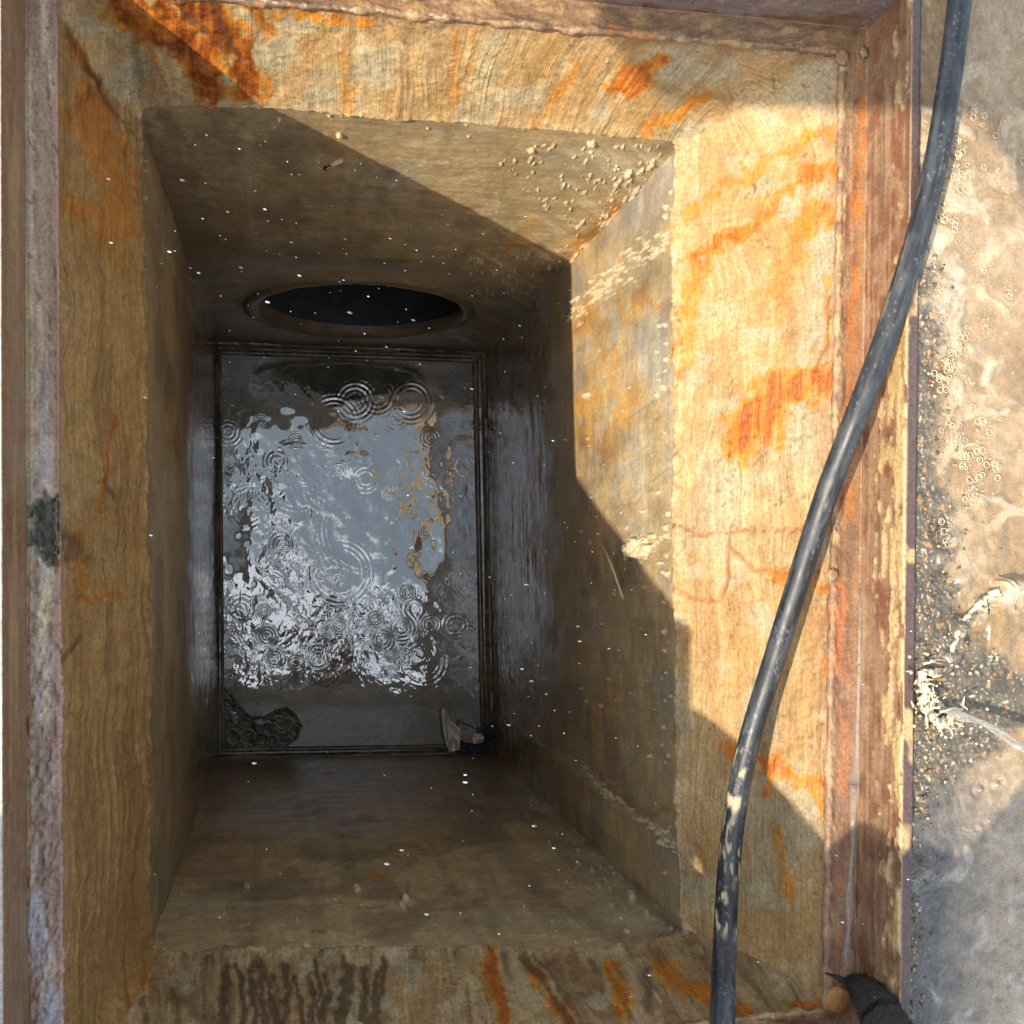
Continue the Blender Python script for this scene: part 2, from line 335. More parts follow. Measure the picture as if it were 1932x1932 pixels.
# ---- walls
PIPE_C=None
def wall(side):
    a,b={'top':('TL','TR'),'right':('TR','BR'),'bottom':('BR','BL'),'left':('BL','TL')}[side]
    a=np.array(BOX[a]);b=np.array(BOX[b]);n,m={'top':(760,520),'right':(860,420),'bottom':(640,380),'left':(820,230)}[side]
    s=np.linspace(-.022,1.022,n)[:,None];dt=CH-(lipz(a[0]+(b[0]-a[0])*s,a[1]+(b[1]-a[1])*s)+.005);d1=CH-(WAT-.05)
    D=1/(1/dt+(1/d1-1/dt)*np.linspace(0,1,m)[None,:])
    P=np.zeros((n,m,3));P[...,0]=a[0]+(b[0]-a[0])*s;P[...,1]=a[1]+(b[1]-a[1])*s;P[...,2]=CH-D
    u,v=proj(P);L=np.linalg.norm(b-a);X=s*L+0*D;Z=CH-D+0*s
    dirv=(b-a)/L;Nn=np.array([dirv[1],-dirv[0],0]);Nn=Nn if Nn[:2]@(np.array([.15,.02])-a)>0 else -Nn
    sd={'top':1,'right':2,'bottom':3,'left':4}[side]*100
    big=fbm(X*5,Z*5,4,sd);iso=fbm(X*30,Z*30,5,sd+9);fine=fbm(X*140,Z*140,3,sd+17);horiz=fbm(X*6,Z*60,4,sd+23);drip=fbm(X*55,Z*3,4,sd+29);n_=fbm(u/20,v/20,4,sd+33);nf=fbm(u/5,v/5,3,sd+35)
    h=.006*(big-.5)+.0022*(iso-.5)+.0006*(fine-.5)+.0016*(horiz-.5)
    olive=C(.33,.255,.145);tan=C(.43,.325,.18);dk=C(.26,.17,.088);blk=C(.135,.092,.05);gry=C(.33,.30,.22)
    k=lerp(olive,tan,np.clip(big*1.7-.4,0,1));k=lerp(k,gry,sst(.5,.7,fbm(X*8,Z*14,4,sd+41))*.6)
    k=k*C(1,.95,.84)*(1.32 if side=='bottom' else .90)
    if side in('left','top'): k=k*(.70 if side=='left' else .98)  # left wall colour darkened all over to deepen its shade
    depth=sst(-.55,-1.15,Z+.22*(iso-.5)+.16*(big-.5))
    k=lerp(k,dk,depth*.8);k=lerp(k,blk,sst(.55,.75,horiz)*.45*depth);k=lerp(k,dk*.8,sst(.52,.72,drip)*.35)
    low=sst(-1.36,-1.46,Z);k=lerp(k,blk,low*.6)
    wet=np.clip(sst(-.62,-1.05,Z+.12*(iso-.5)),0,1)
    rust=0*u;dark=0*u;crumb=0*u;pale=0*u
    def R(pts,w,s_=1.):
        nonlocal rust
        rust=np.maximum(rust,s_*stroke(u,v,pts,w,n_))
    def Dk(pts,w,s_=1.):
        nonlocal dark
        dark=np.maximum(dark,s_*stroke(u,v,pts,w,n_))
    def Pl(pts,w,s_=1.):
        nonlocal pale
        pale=np.maximum(pale,s_*stroke(u,v,pts,w,n_))
    c=X;aa=Z
    keep=None
    rs=random.Random(sd)
    cl=[]      # crumbs of mortar (u,v,r,elongation,angle)
    if side=='top':
        R([(340,110),(410,180)],22,1.0);R([(1160,420),(1100,490)],34,.38);R([(1000,430),(960,470)],12,.25);R([(620,240),(640,300)],22,.2)
        Dk([(310,300),(340,420),(380,480)],70,.95);Dk([(520,300),(620,360)],60,.6);Dk([(300,235),(330,250)],18,1.);Dk([(420,230),(440,300)],30,.7);Dk([(700,360),(740,400)],16,.5);Dk([(980,600),(1060,560)],60,.5);Dk([(400,420),(520,400)],70,.4)
        Pl([(462,260),(468,360),(470,460)],9,.5);Pl([(480,462),(760,440),(1000,430)],10,.45);Pl([(700,470),(930,420)],16,.3)
        # ring of an old knock-out
        rr=np.abs(np.hypot((u-835)/105,(v-390)/78)-1);Pl_=np.exp(-(rr/.05)**2)*sst(.45,.6,n_);pale=np.maximum(pale,Pl_*.5)
        for i in range(190):
            t=rs.random();cx=930+350*rs.random()**.7;cy=270+200*rs.random()
            if cy>200+ (cx-930)*.9+120: continue
            cl.append((cx,cy,rs.uniform(1.5,3.2)*(1.9 if rs.random()<.12 else 1),rs.uniform(1,2.8),rs.uniform(-1.1,-.1)))
        for i in range(150):
            t=rs.random();cl.append((1075+190*t+rs.gauss(0,14),545-200*t+rs.gauss(0,40),rs.uniform(1.5,4.5),rs.uniform(1.5,4),-.8))
        for i in range(30): cl.append((rs.uniform(480,1000),205+rs.gauss(0,12)+max(0,(rs.random()*60-20)),rs.uniform(2,4),1.5,0))
        for i in range(60): cl.append((rs.uniform(880,1060),rs.uniform(480,560),rs.uniform(1.5,4),1.5,-1.4))
        for q in ((295,180,9),(285,165,6),(640,262,5),(450,205,7)): cl.append((*q,1.6,.2))
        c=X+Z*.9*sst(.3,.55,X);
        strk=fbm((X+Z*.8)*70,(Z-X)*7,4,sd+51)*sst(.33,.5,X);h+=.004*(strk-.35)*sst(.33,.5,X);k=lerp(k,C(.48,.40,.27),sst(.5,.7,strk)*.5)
    elif side=='right':
        for q in (((1110,600),(1140,700)),((1150,700),(1120,780)),((1180,760),(1150,850)),((1090,760),(1100,830)),((1200,560),(1190,590))): R(q,38,.27)
        R([(1150,1300),(1130,1380)],40,.2);R([(1165,960),(1130,1090)],40,.15)
        Dk([(1215,480),(1195,540)],28,.5);Dk([(1125,620),(1135,660)],16,.45)
        Pl([(1180,700),(1210,860),(1220,980)],50,.55);Pl([(955,700),(950,780)],6,.5)
        Pl([(967,1370),(1070,1440),(1190,1535),(1277,1598)],8,.6);Dk([(1130,1470),(1200,1525),(1250,1535)],10,.7)
        for i in range(120):
            t=rs.random();cl.append((1075+180*t+rs.gauss(0,8),590-150*t+rs.gauss(0,16),rs.uniform(1.5,4),rs.uniform(1.5,4),-.7))
        for i in range(60): t=rs.random();cl.append((1100+170*t,1455+150*t+rs.gauss(0,7),rs.uniform(1.5,4),2,.7))
        for i in range(50): cl.append((rs.uniform(1080,1255),rs.uniform(620,1500),rs.uniform(1.5,4),rs.uniform(1,2),rs.uniform(-1,1)))
        for i in range(40): cl.append((1250+rs.gauss(0,5),rs.uniform(300,1700),rs.uniform(2,5),1.5,1.5))
        for q in ((1105,745,7),(1225,1012,6),(1200,1035,22)): cl.append((*q,1.3,-.4))
        k=lerp(k,C(.30,.295,.25),sst(.50,.66,fbm(X*9+4,Z*9,4,sd+81))*sst(1150,1000,v)*.75);k=lerp(k,C(.20,.18,.17),sst(.58,.7,fbm(X*16,Z*12,4,sd+83))*.5)
        # slanted dark stains
        for i in range(12):
            y=520+i*48+rs.uniform(-25,25);Dk([(1255,y-30),(1205,y+10),(1175,y+22+rs.uniform(-10,10))],rs.uniform(2,8),rs.uniform(.1,.4))
    elif side=='bottom':
        k=lerp(k,C(.23,.195,.125),sst(1500,1700,v)*.5)
        R([(700,1640),(722,1640)],11,.7);Dk([(400,1440),(560,1440)],40,.7);Dk([(640,1545),(960,1540)],6,.6);Dk([(400,1640),(520,1700)],60,.4);Dk([(960,1440),(900,1460)],40,.7);Dk([(590,1755),(612,1756)],4,1.)
        rr=np.abs(np.hypot((u-690)/82,(v-1660)/48)-1);dark=np.maximum(dark,np.exp(-(rr/.05)**2)*sst(.42,.6,n_)*.8)
        Pl([(960,1459),(1100,1590),(1277,1765)],9,.6);Pl([(1040,1560),(1250,1790)],20,.25);Dk([(1000,1650),(1060,1700),(1190,1770)],14,.6);Pl([(870,1440),(990,1590)],6,.35);Dk([(900,1650),(960,1800)],14,.4)
        for i in range(150): cl.append((rs.uniform(280,1260),1800+rs.gauss(0,9),rs.uniform(1.5,5),1.6,0))
        for i in range(90): t=rs.random();cl.append((1000+270*t+rs.gauss(0,14),1500+270*t+rs.gauss(0,30),rs.uniform(1.5,4),1.5,.7))
        for i in range(50): cl.append((rs.uniform(330,1200),rs.uniform(1600,1800),rs.uniform(1.2,3),1.4,rs.uniform(-1,1)))
        for q in ((672,1672,7),(765,1690,8),(760,1705,6),(1193,1690,9),(465,1665,6)): cl.append((*q,1.4,.5))
    else:
        Dk([(300,1440),(400,1440)],50,.5);Dk([(330,700),(380,760)],30,.4);Pl([(300,420),(345,540),(390,640)],5,.4)
        k=lerp(k,C(.36,.33,.28),sst(800,950,v)*sst(1300,1150,v)*.3)  # pale grey sheen of reflected sky painted into the wall colour
        vs=fbm(X*90,Z*4,3,sd+60);Dk([(395,1080),(398,1180)],8,.5)
        for i in range(60): cl.append((274+rs.gauss(0,4),rs.uniform(250,1800),rs.uniform(1.2,3.5),1.6,1.5))
        for q in ((290,1790,9),(282,1805,8)): cl.append((*q,1.4,.5))
    # crumbs
    uu=u[:,0];rowu=None
    for (cx,cy,r,el,an) in cl:
        w=r*el+3
        m_=(np.abs(u-cx)<w)&(np.abs(v-cy)<w)
        if not m_.any(): continue
        dx=u[m_]-cx;dy=v[m_]-cy;ca,sa=math.cos(an),math.sin(an)
        x=(dx*ca+dy*sa)/el;y=-dx*sa+dy*ca
        q=sst(0,.55,1-np.hypot(x,y)/r*(.55+.9*nf[m_]))
        crumb[m_]=np.maximum(crumb[m_],q*r/5)
    h+=.0038*np.clip(crumb,0,2.)*(.6+.8*fine)+.0012*pale
    k=lerp(k,C(.50,.42,.29),np.clip(pale,0,1)*.6)
    k=rustify(k,rust,.35+.6*iso)*1.0
    k=lerp(k,blk,np.clip(dark,0,1)*.75)
    k=lerp(k,C(.56,.46,.30)*lerp(C(1,1,1),C(.6,.55,.5),depth),np.clip(crumb*1.5,0,1)*.8)
    mo=fbm(X*14,Z*14,5,sd+71);k=k*(.72+.56*mo[...,None]);k=lerp(k,C(.36,.26,.145),sst(.6,.75,fbm(X*22,Z*16,5,sd+73))*.35*wet);k=lerp(k,blk*.8,sst(.58,.74,fbm(X*12+3,Z*9,5,sd+75))*.5);rg=np.clip(.70-.52*wet+.15*crumb+.15*(iso-.5),.15 if side in('left','right') else .46,.9)
    pl=None
    if side=='top':
        pc=aty(682,583,.468);Rp=.187;pc[2]=-1.105
        global PIPE_C;PIPE_C=(pc,Rp)
        dd=np.hypot(P[...,0]-pc[0],(P[...,2]-pc[2])*.90)
        q=sst(Rp+.07,Rp,dd)*(dd>Rp);h+=.009*q**2
        smooth=np.exp(-((dd-Rp-.02)/.05)**2);k=lerp(k,C(.30,.24,.15),smooth*.4)
        cell=(dd[:-1,:-1]+dd[1:,1:])/2;keep=cell>Rp+.008
    ft=.15+.85*sst(.0,.06,np.linspace(0,1,m))[None,:];h=h*ft-.004
    Pd=P+Nn*h[...,None]
    fl=np.stack([c,aa,0*c],-1)
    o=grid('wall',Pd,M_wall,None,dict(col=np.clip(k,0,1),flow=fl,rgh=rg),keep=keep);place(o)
    o['label']={'top':'wall with the round pipe opening','right':'wall catching the sunlight','bottom':'wall with a faint knock-out ring and crumbs','left':'wet wall with shade and a grey sheen painted in'}[side]
for s_ in ('top','right','bottom','left'): wall(s_)
# ---- pipe
t=NT('pipe_inside');o=t.pos();n1=t.noise(o,30,5)
t.set(Base_Color=t.mix(n1,(.022,.027,.036),(.075,.085,.10)),Roughness=.22,Normal=t.bump(n1,.3,.003));M_pipe=t.m
pc,Rp=PIPE_C
def pipe():
    ax=np.array([.42,1,-.03]);ax/=np.linalg.norm(ax);n=96
    rows=[(Rp+.040,.035,0),(Rp+.028,-.004,0),(Rp+.015,-.007,0),(Rp+.003,-.001,0),(Rp+.001,.02,.0),(Rp,.06,0)]+[(Rp,q,0) for q in (.15,.3,.5,.8,1.2)]
    P=np.zeros((n,len(rows),3))
    for i in range(n):
        w=2*math.pi*i/n
        for j,(r,d,_) in enumerate(rows):
            b=pc+np.array([r*math.cos(w),0,r*math.sin(w)/.9])
            P[i,j]=b+ax*d*(1 if d>0 else 1)
    Pm=P[:,:5].copy();w_=np.arange(n)[:,None]*.35;Pm[:,:4]+=(.012*(fbm(w_+0*Pm[:,:4,0],Pm[:,:4,2]*40,4,61)-.5))[...,None]*np.array([.7,-.5,.7]);cm_=lerp(C(.12,.08,.042),C(.20,.14,.078),fbm(w_+0*Pm[...,0],Pm[...,2]*25,4,66))
    place(grid('pipe_mouth',Pm,M_wall,None,dict(col=cm_,flow=Pm*1.,rgh=.55+0*Pm[...,0]),closed=True));P=P[:,4:]
    p=place(grid('outlet_pipe',P,M_pipe,closed=True))
    mb=MB();c0=pc+ax*1.2;mb.add([c0]+[P[i,-1] for i in range(n)],[(0,i+1,(i+1)%n+1) for i in range(n)])
    e=mb.build('pipe_end',M_pipe);e.parent=p
    return ax
PAX=pipe()
# ---- ledge round the water
def ledge():
    inner=off(BOX,(-.010,-.024,-.022,-.016));N=220
    lo=loop(inner,.004,N);hi=loop(off(BOX,(.01,.01,.01,.01)),.004,N);prof=[(0,-.04),(0,-.004),(.08,.005),(.22,.008),(.38,.004),(.45,-.003),(.55,-.003),(.62,.006),(.8,.010),(1,.010)]
    P=np.zeros((4*N,len(prof),3))
    for j,(t,z) in enumerate(prof): P[:,j,:2]=lo*(1-t)+hi*t;P[:,j,2]=WAT+z
    s=np.arange(4*N)[:,None]/N+0*P[...,0];jn=fbm(s*30,P[...,2]*50,4,5)-.5
    P[...,2]+=jn*.006;nn=fbm(s*12,P[...,2]*90,4,9)
    col=lerp(C(.085,.06,.035),C(.22,.155,.085),sst(.4,.7,nn))
    place(grid('base_ledge',P,M_wall,None,dict(col=col,flow=np.stack([s,P[...,2],0*s],-1),rgh=.18+.2*nn),closed=True))
    mb=MB();q=[(*BOX[k],WAT-.06) for k in ('TL','BL','BR','TR')];mb.add(q,[(0,1,2,3)])
    t=NT('basin_floor');t.set(Base_Color=(.07,.06,.045),Roughness=.8);place(mb.build('floor',t.m,None,False))
ledge()
# ================================================================== WATER in the basin
def water():
    n,m=640,960;x0,y0=-.146,-.428;x1,y1=.436,.456
    X=np.linspace(x0,x1,n)[:,None]+np.zeros((1,m));Y=np.linspace(y0,y1,m)[None,:]+np.zeros((n,1))
    P=np.stack([X,Y,0*X+WAT],-1);u,v=proj(P);z=0*X
    rs=random.Random(5);drops=[(558,832,14,1),(532,1028,24,1.3),(503,1200,20,1.1),(498,1152,14,.8),(640,1095,12,.7),(768,1118,16,.9),(708,1168,16,1.),(758,1185,24,1.3),(722,1208,22,1.3),(812,1178,20,1.),(738,1235,14,.8),(615,1190,13,.7),(640,1180,16,.7),(670,758,46,.9),(712,748,40,.7),(630,795,62,.8),(775,758,48,.7),(430,815,26,.8),(500,900,70,.35),(560,900,95,.3),(690,1000,120,.3),(640,1080,80,.5),(800,1250,60,.6),(600,1240,26,.6),(455,1150,30,.4),(860,1180,26,.6),(850,1130,30,.5),(780,1150,30,.5),(690,905,26,.5),(735,930,14,.6),(880,880,30,.4),(470,960,50,.5)]
    for i in range(34): drops.append((rs.uniform(425,885),rs.uniform(760,1270),rs.uniform(7,26),rs.uniform(.15,.45)))
    for (cx,cy,R,a) in drops:
        if R>28: a*=.5
        d=np.hypot(u-cx,v-cy);m_=d<R*1.5
        wl=min(max(4.4,R/3.2),9);env=np.exp(-((d[m_]-R*.66)/(wl*1.25))**2)
        an=np.arctan2(v[m_]-cy,u[m_]-cx);am=.25+.75*sst(.35,.65,vn(np.cos(an)*1.6+cx,np.sin(an)*1.6+cy,3)) if R>18 else 1
        z[m_]+=a*am*.00026*np.cos(2*math.pi*d[m_]/wl)*env*(wl/5)
    act=sst(690,800,v)*sst(1330,1220,v)*.85+.15
    wx=fbm(X*9,Y*9,3,300);a1=fbm(X*55+wx*6,Y*38,3,310)-.5;a2=fbm(X*120,Y*120+wx*9,3,320)-.5;a3=fbm(X*14,Y*14,3,330)-.5
    calm=sst(.30,.55,fbm(X*7,Y*7,3,340))
    z+=act*(.0010*a1*calm+.0003*a2*(.1+.9*calm)+.0034*a3)
    z+=.0035*np.exp(-((X-x0)/.008))*0
    P[...,2]+=z
    t=NT('dark_water');o=t.pos();n1=t.noise(o,14,6,.65);n2=t.noise(o,90,4)
    mu=t.mix(t.mapr(n1,.35,.65,0,1),(.085,.083,.066),(.17,.168,.14));mu=t.mix(t.mapr(n2,.55,.7,0,.5),mu,(.12,.115,.10))
    t.set(Base_Color=mu,Roughness=.035,IOR=1.33,Specular_IOR_Level=1.,Coat_Weight=1.,Coat_Roughness=.02,Coat_IOR=2.9)
    tag(grid('water',P,t.m),kind='structure')
water()
# ================================================================== STEEL FRAME
frame=empty('steel_frame',(0,0,SEAT));tag(frame,'rusty angle iron frame set round the mouth of the concrete basin','steel frame')
def bar(k0,k1,side):
    n=620
    prof=[]   # (poly blend list) each = (poly,z)
    for q in np.linspace(0,1,4): prof.append(('A','A',0,SEAT-.007+.007*q))
    for q in np.linspace(0,1,26)[1:]: prof.append(('A','B',q,SEAT))
    for q in np.linspace(0,1,40)[1:]: prof.append(('B','B',0,SEAT+(0-SEAT)*q))
    for q in np.linspace(0,1,8)[1:]: prof.append(('B','C',q,0.))
    prof.append(('C','C',0,-.09))
    PL=dict(A=A,B=B,C=Cc);s=np.linspace(0,1,n)[:,None]
    P=np.zeros((n,len(prof),3));kind=np.zeros(len(prof));wq=np.zeros(len(prof))
    for j,(a,b,q,z) in enumerate(prof):
        e0=np.array(PL[a][k0])*(1-q)+np.array(PL[b][k0])*q;e1=np.array(PL[a][k1])*(1-q)+np.array(PL[b][k1])*q
        P[:,j,:2]=e0+(e1-e0)*s;P[:,j,2]=z
        kind[j]=0 if (a=='A') else (1 if a=='B' and b=='B' else 2);wq[j]=q if kind[j]!=1 else (z-SEAT)/-SEAT
    u,v=proj(P);K=kind[None,:]+0*u;W=wq[None,:]+0*u;L=np.linalg.norm(np.array(A[k1])-np.array(A[k0]));X=s*L+0*u;Yw=np.cumsum(np.r_[0,np.linalg.norm(np.diff(P[0],axis=0),axis=1)])[None,:]+0*u
    sd={'left':500,'right':540,'top':580,'bottom':620}[side]
    big=fbm(X*12,Yw*40,4,sd);iso=fbm(X*60,Yw*60,5,sd+5);fine=fbm(X*240,Yw*240,3,sd+9);long=fbm(X*6,Yw*160,4,sd+13);n_=fbm(u/14,v/14,4,sd+19)
    seat=(K==0)
    rb=C(.24,.145,.085);rd=C(.17,.07,.038);mud=C(.44,.31,.145);ora=C(.42,.16,.045);gr=C(.46,.39,.34);pk=C(.30,.17,.13);lt=C(.60,.47,.30)
    k=lerp(rb,rd,sst(.45,.65,iso));k=lerp(k,C(.13,.075,.045),sst(.48,.68,long)*.7);k=lerp(k,C(.33,.22,.13),sst(.55,.72,fbm(X*9,Yw*210,4,sd+15))*.6)
    h=.0012*(iso-.5)+.0006*(fine-.5)+.0012*(big-.5);rg=.42+.2*(iso-.5)
    if side=='left':
        k=lerp(k,C(.20,.12,.065),.6*(K==1))
        base=lerp(lt,gr,sst(.4,.6,big));base=lerp(base,pk,sst(.45,.75,W+.5*(iso-.5)-.1)*sst(.75,.45,np.abs(W-.2)))
        # inner (right hand) half pinkish rust, outer half grey flaky
        base=lerp(base,C(.34,.17,.12),sst(.40,.05,W+.35*(iso-.5))*.8)
        base=lerp(base,C(.30,.20,.10),sst(.8,.98,W+.1*(iso-.5)))
        base=lerp(base,C(.42,.17,.06),sst(.6,.75,iso)*sst(.4,.6,fbm(X*5,X*0,2,sd+50))*.8)
        base=lerp(base,C(.42,.40,.46),sst(1500,1800,v)*sst(.42,.6,fbm(X*20,Yw*60,3,sd+80))*.8)
        # blisters
        bl=sst(.62,.72,vn(X*190,Yw*190,sd+60))*sst(1050,1150,v)*(.5+.5*sst(.4,.6,big));pit=sst(.84,.9,vn(X*160+3,Yw*160,sd+61))*.7
        h=np.where(seat,h*.6+.0016*bl-.0008*pit+.0012*(big-.5)+sst(900,1200,v)*.0010*sst(.5,.58,fbm(X*60,Yw*60,4,sd+63)),h)
        base=lerp(base,C(.13,.07,.06),pit*.7)
        base=lerp(base,C(.27,.15,.10),sst(.48,.62,fbm(X*11,Yw*45,4,sd+85))*.7)
        moss=stroke(u,v,[(88,975),(85,1035)],36,n_);base=lerp(base,C(.05,.05,.03),np.clip(moss*1.4,0,1));h-=.005*np.clip(moss*1.5,0,1)*seat+.0
        h+=.003*moss*(n_-.5)*seat
        k=np.where(seat[...,None],base,k);rg=np.where(seat,.30+.25*(iso-.5),rg)
        tanm=sst(.55,.7,fbm(X*8,Yw*60,4,sd+70))*(K==1)*.6;k=lerp(k,C(.34,.22,.10),tanm)
        k=np.where((K==2)[...,None],C(.42,.36,.34),k)
    else:
        orm=sst(.36,.56,fbm(X*6,X*0+2,3,sd+31)+.1*(iso-.5))
        s_or=seat*sst(.15,.4,W)*sst(.95,.6,W)
        k=lerp(k,ora,np.clip(s_or*orm*.8*sst(.45,.65,fbm(X*30,Yw*60,4,sd+33))*1.1,0,1)*.7)
        k=lerp(k,C(.30,.17,.085),seat*sst(.55,.9,W)*.7)
        k=lerp(k,lerp(C(.20,.11,.055),C(.40,.27,.13),sst(.4,.65,fbm(X*70,Yw*90,4,sd+97))),seat*sst(.35,.0,W+.5*(iso-.5))*.85)
        face=(K==1)
        k=lerp(k,C(.29,.15,.08),face*sst(.45,.6,fbm(X*4,Yw*12,3,sd+35))*.6)
        mm=face*sst(.50,.60,fbm(X*40,Yw*130,5,sd+37,.6)*.8+.36*(W-.55)+.35*(fbm(X*5,X*0,3,sd+39)-.5))
        k=lerp(k,mud,np.clip(mm,0,1)*.9);h+=.003*mm*(K==1)
        h+=.006*seat*sst(.4,.0,W)*(fbm(X*70,Yw*110,5,sd+41,.65)-.30)*1.3
        if side=='right':
            rr=stroke(u,v,[(1622,190),(1618,330),(1612,520),(1606,700)],13,n_);k=lerp(k,C(.40,.145,.03),rr*.75*sst(.3,.6,fbm(X*40,Yw*90,4,sd+95)))
            rr=stroke(u,v,[(1598,1010),(1602,1060)],18,n_);k=lerp(k,C(.17,.10,.06),rr);rr=stroke(u,v,[(1585,1100),(1580,1260)],14,n_);k=lerp(k,C(.40,.13,.04),rr*.8)
            top=(K==2);k=np.where(top[...,None],lerp(C(.09,.055,.05),mud,sst(.60,.66,fbm(X*20,Yw*20,4,sd+90))*.9),k)
            rg=np.where(top,.25,np.where(seat,.22+.45*sst(.45,.2,W),.42+.2*(iso-.5)))
            k=lerp(k,C(.22,.13,.10),seat*sst(900,1500,v)*.35)
        if side=='top':
            k=lerp(k,C(.19,.115,.06),seat*.85);k=lerp(k,C(.36,.23,.10),seat*sst(.5,.7,iso)*.6);k=lerp(k,C(.10,.06,.04),seat*sst(.5,.66,fbm(X*14,Yw*60,4,sd+45))*.6);k=lerp(k,C(.30,.26,.27),face*sst(.45,.6,fbm(X*10,Yw*30,4,sd+43))*sst(.25,.5,s)*.6)
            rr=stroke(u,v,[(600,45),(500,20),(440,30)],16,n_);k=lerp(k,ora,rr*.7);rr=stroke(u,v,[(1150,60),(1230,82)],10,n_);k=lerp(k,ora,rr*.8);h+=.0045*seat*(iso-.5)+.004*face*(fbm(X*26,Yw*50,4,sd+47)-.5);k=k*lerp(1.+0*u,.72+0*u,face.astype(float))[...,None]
            rg=np.where(face,.3,rg)
    Nn=normals(P);ref=np.array([.15,.02,.3])-P;Nn*=np.sign((Nn*ref).sum(-1))[...,None]+1e-9
    h=h*sst(0,.01,np.minimum(X,L-X))
    h[:,0]=0;h[:,-1]=0
    Pd=P+Nn*h[...,None]
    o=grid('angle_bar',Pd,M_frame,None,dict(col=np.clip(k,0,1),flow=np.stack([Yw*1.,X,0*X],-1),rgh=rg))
    o.parent=frame;o.matrix_parent_inverse=Matrix.Translation(-frame.location)
    o['label']={'left':'bar with grey flaking pinkish ledge and one mossy hole','right':'orange brown wet bar with tan mud patches','top':'grey brown bar with a rusty lower edge','bottom':'plain brown bar'}[side]
bar('BL','TL','left');bar('TL','TR','top');bar('TR','BR','right');bar('BR','BL','bottom')
def fpart(o): o.parent=frame;o.matrix_parent_inverse=Matrix.Translation(-frame.location);return o
t=NT('weld_rust');o=t.pos();n1=t.noise(o,160,5);t.set(Base_Color=t.mix(n1,(.12,.08,.06),(.42,.26,.13)),Roughness=.35,Normal=t.bump(n1,.8,.003));M_weld=t.m
for (u_,v_,r_) in ((1590,108,.009),(1630,98,.006),(1572,1085,.007),(1625,1262,.005)):
    mb=MB();p=at(u_,v_,SEAT+.002);mb.ball(p,(r_*.8,r_,r_*.3),18,11,.5);fpart(mb.build('rust_lump',M_weld))
# trickle of clear water lying in the frame's corner
t=NT('clear_water');t.set(Base_Color=(.95,.93,.9),Transmission_Weight=.9,Roughness=.03,IOR=1.33);M_clear=t.m
mb=MB()
pts=[(1653,170),(1650,300),(1645,450),(1640,620),(1634,800),(1630,930)]
mb.tube([at(a,b,SEAT+.001) for a,b in pts],[.0022]*6,8)
pts=[(1626,1100),(1623,1220),(1620,1330),(1616,1440),(1612,1480)];mb.tube([at(a,b,SEAT+.001) for a,b in pts],[.0025,.003,.0028,.004,.007],8)
pts=[(1612,1480),(1609,1520),(1609,1600),(1604,1660),(1600,1700),(1601,1760),(1597,1800),(1592,1860)];mb.tube([at(a,b,SEAT+.001) for a,b in pts],[.008,.003,.0026,.003,.006,.0022,.007,.005],8,jit=.3)
o=mb.build('water_trickle',M_clear);tag(o,'thin clear trickle of water running along the inner corner of the rusty right bar','trickle')
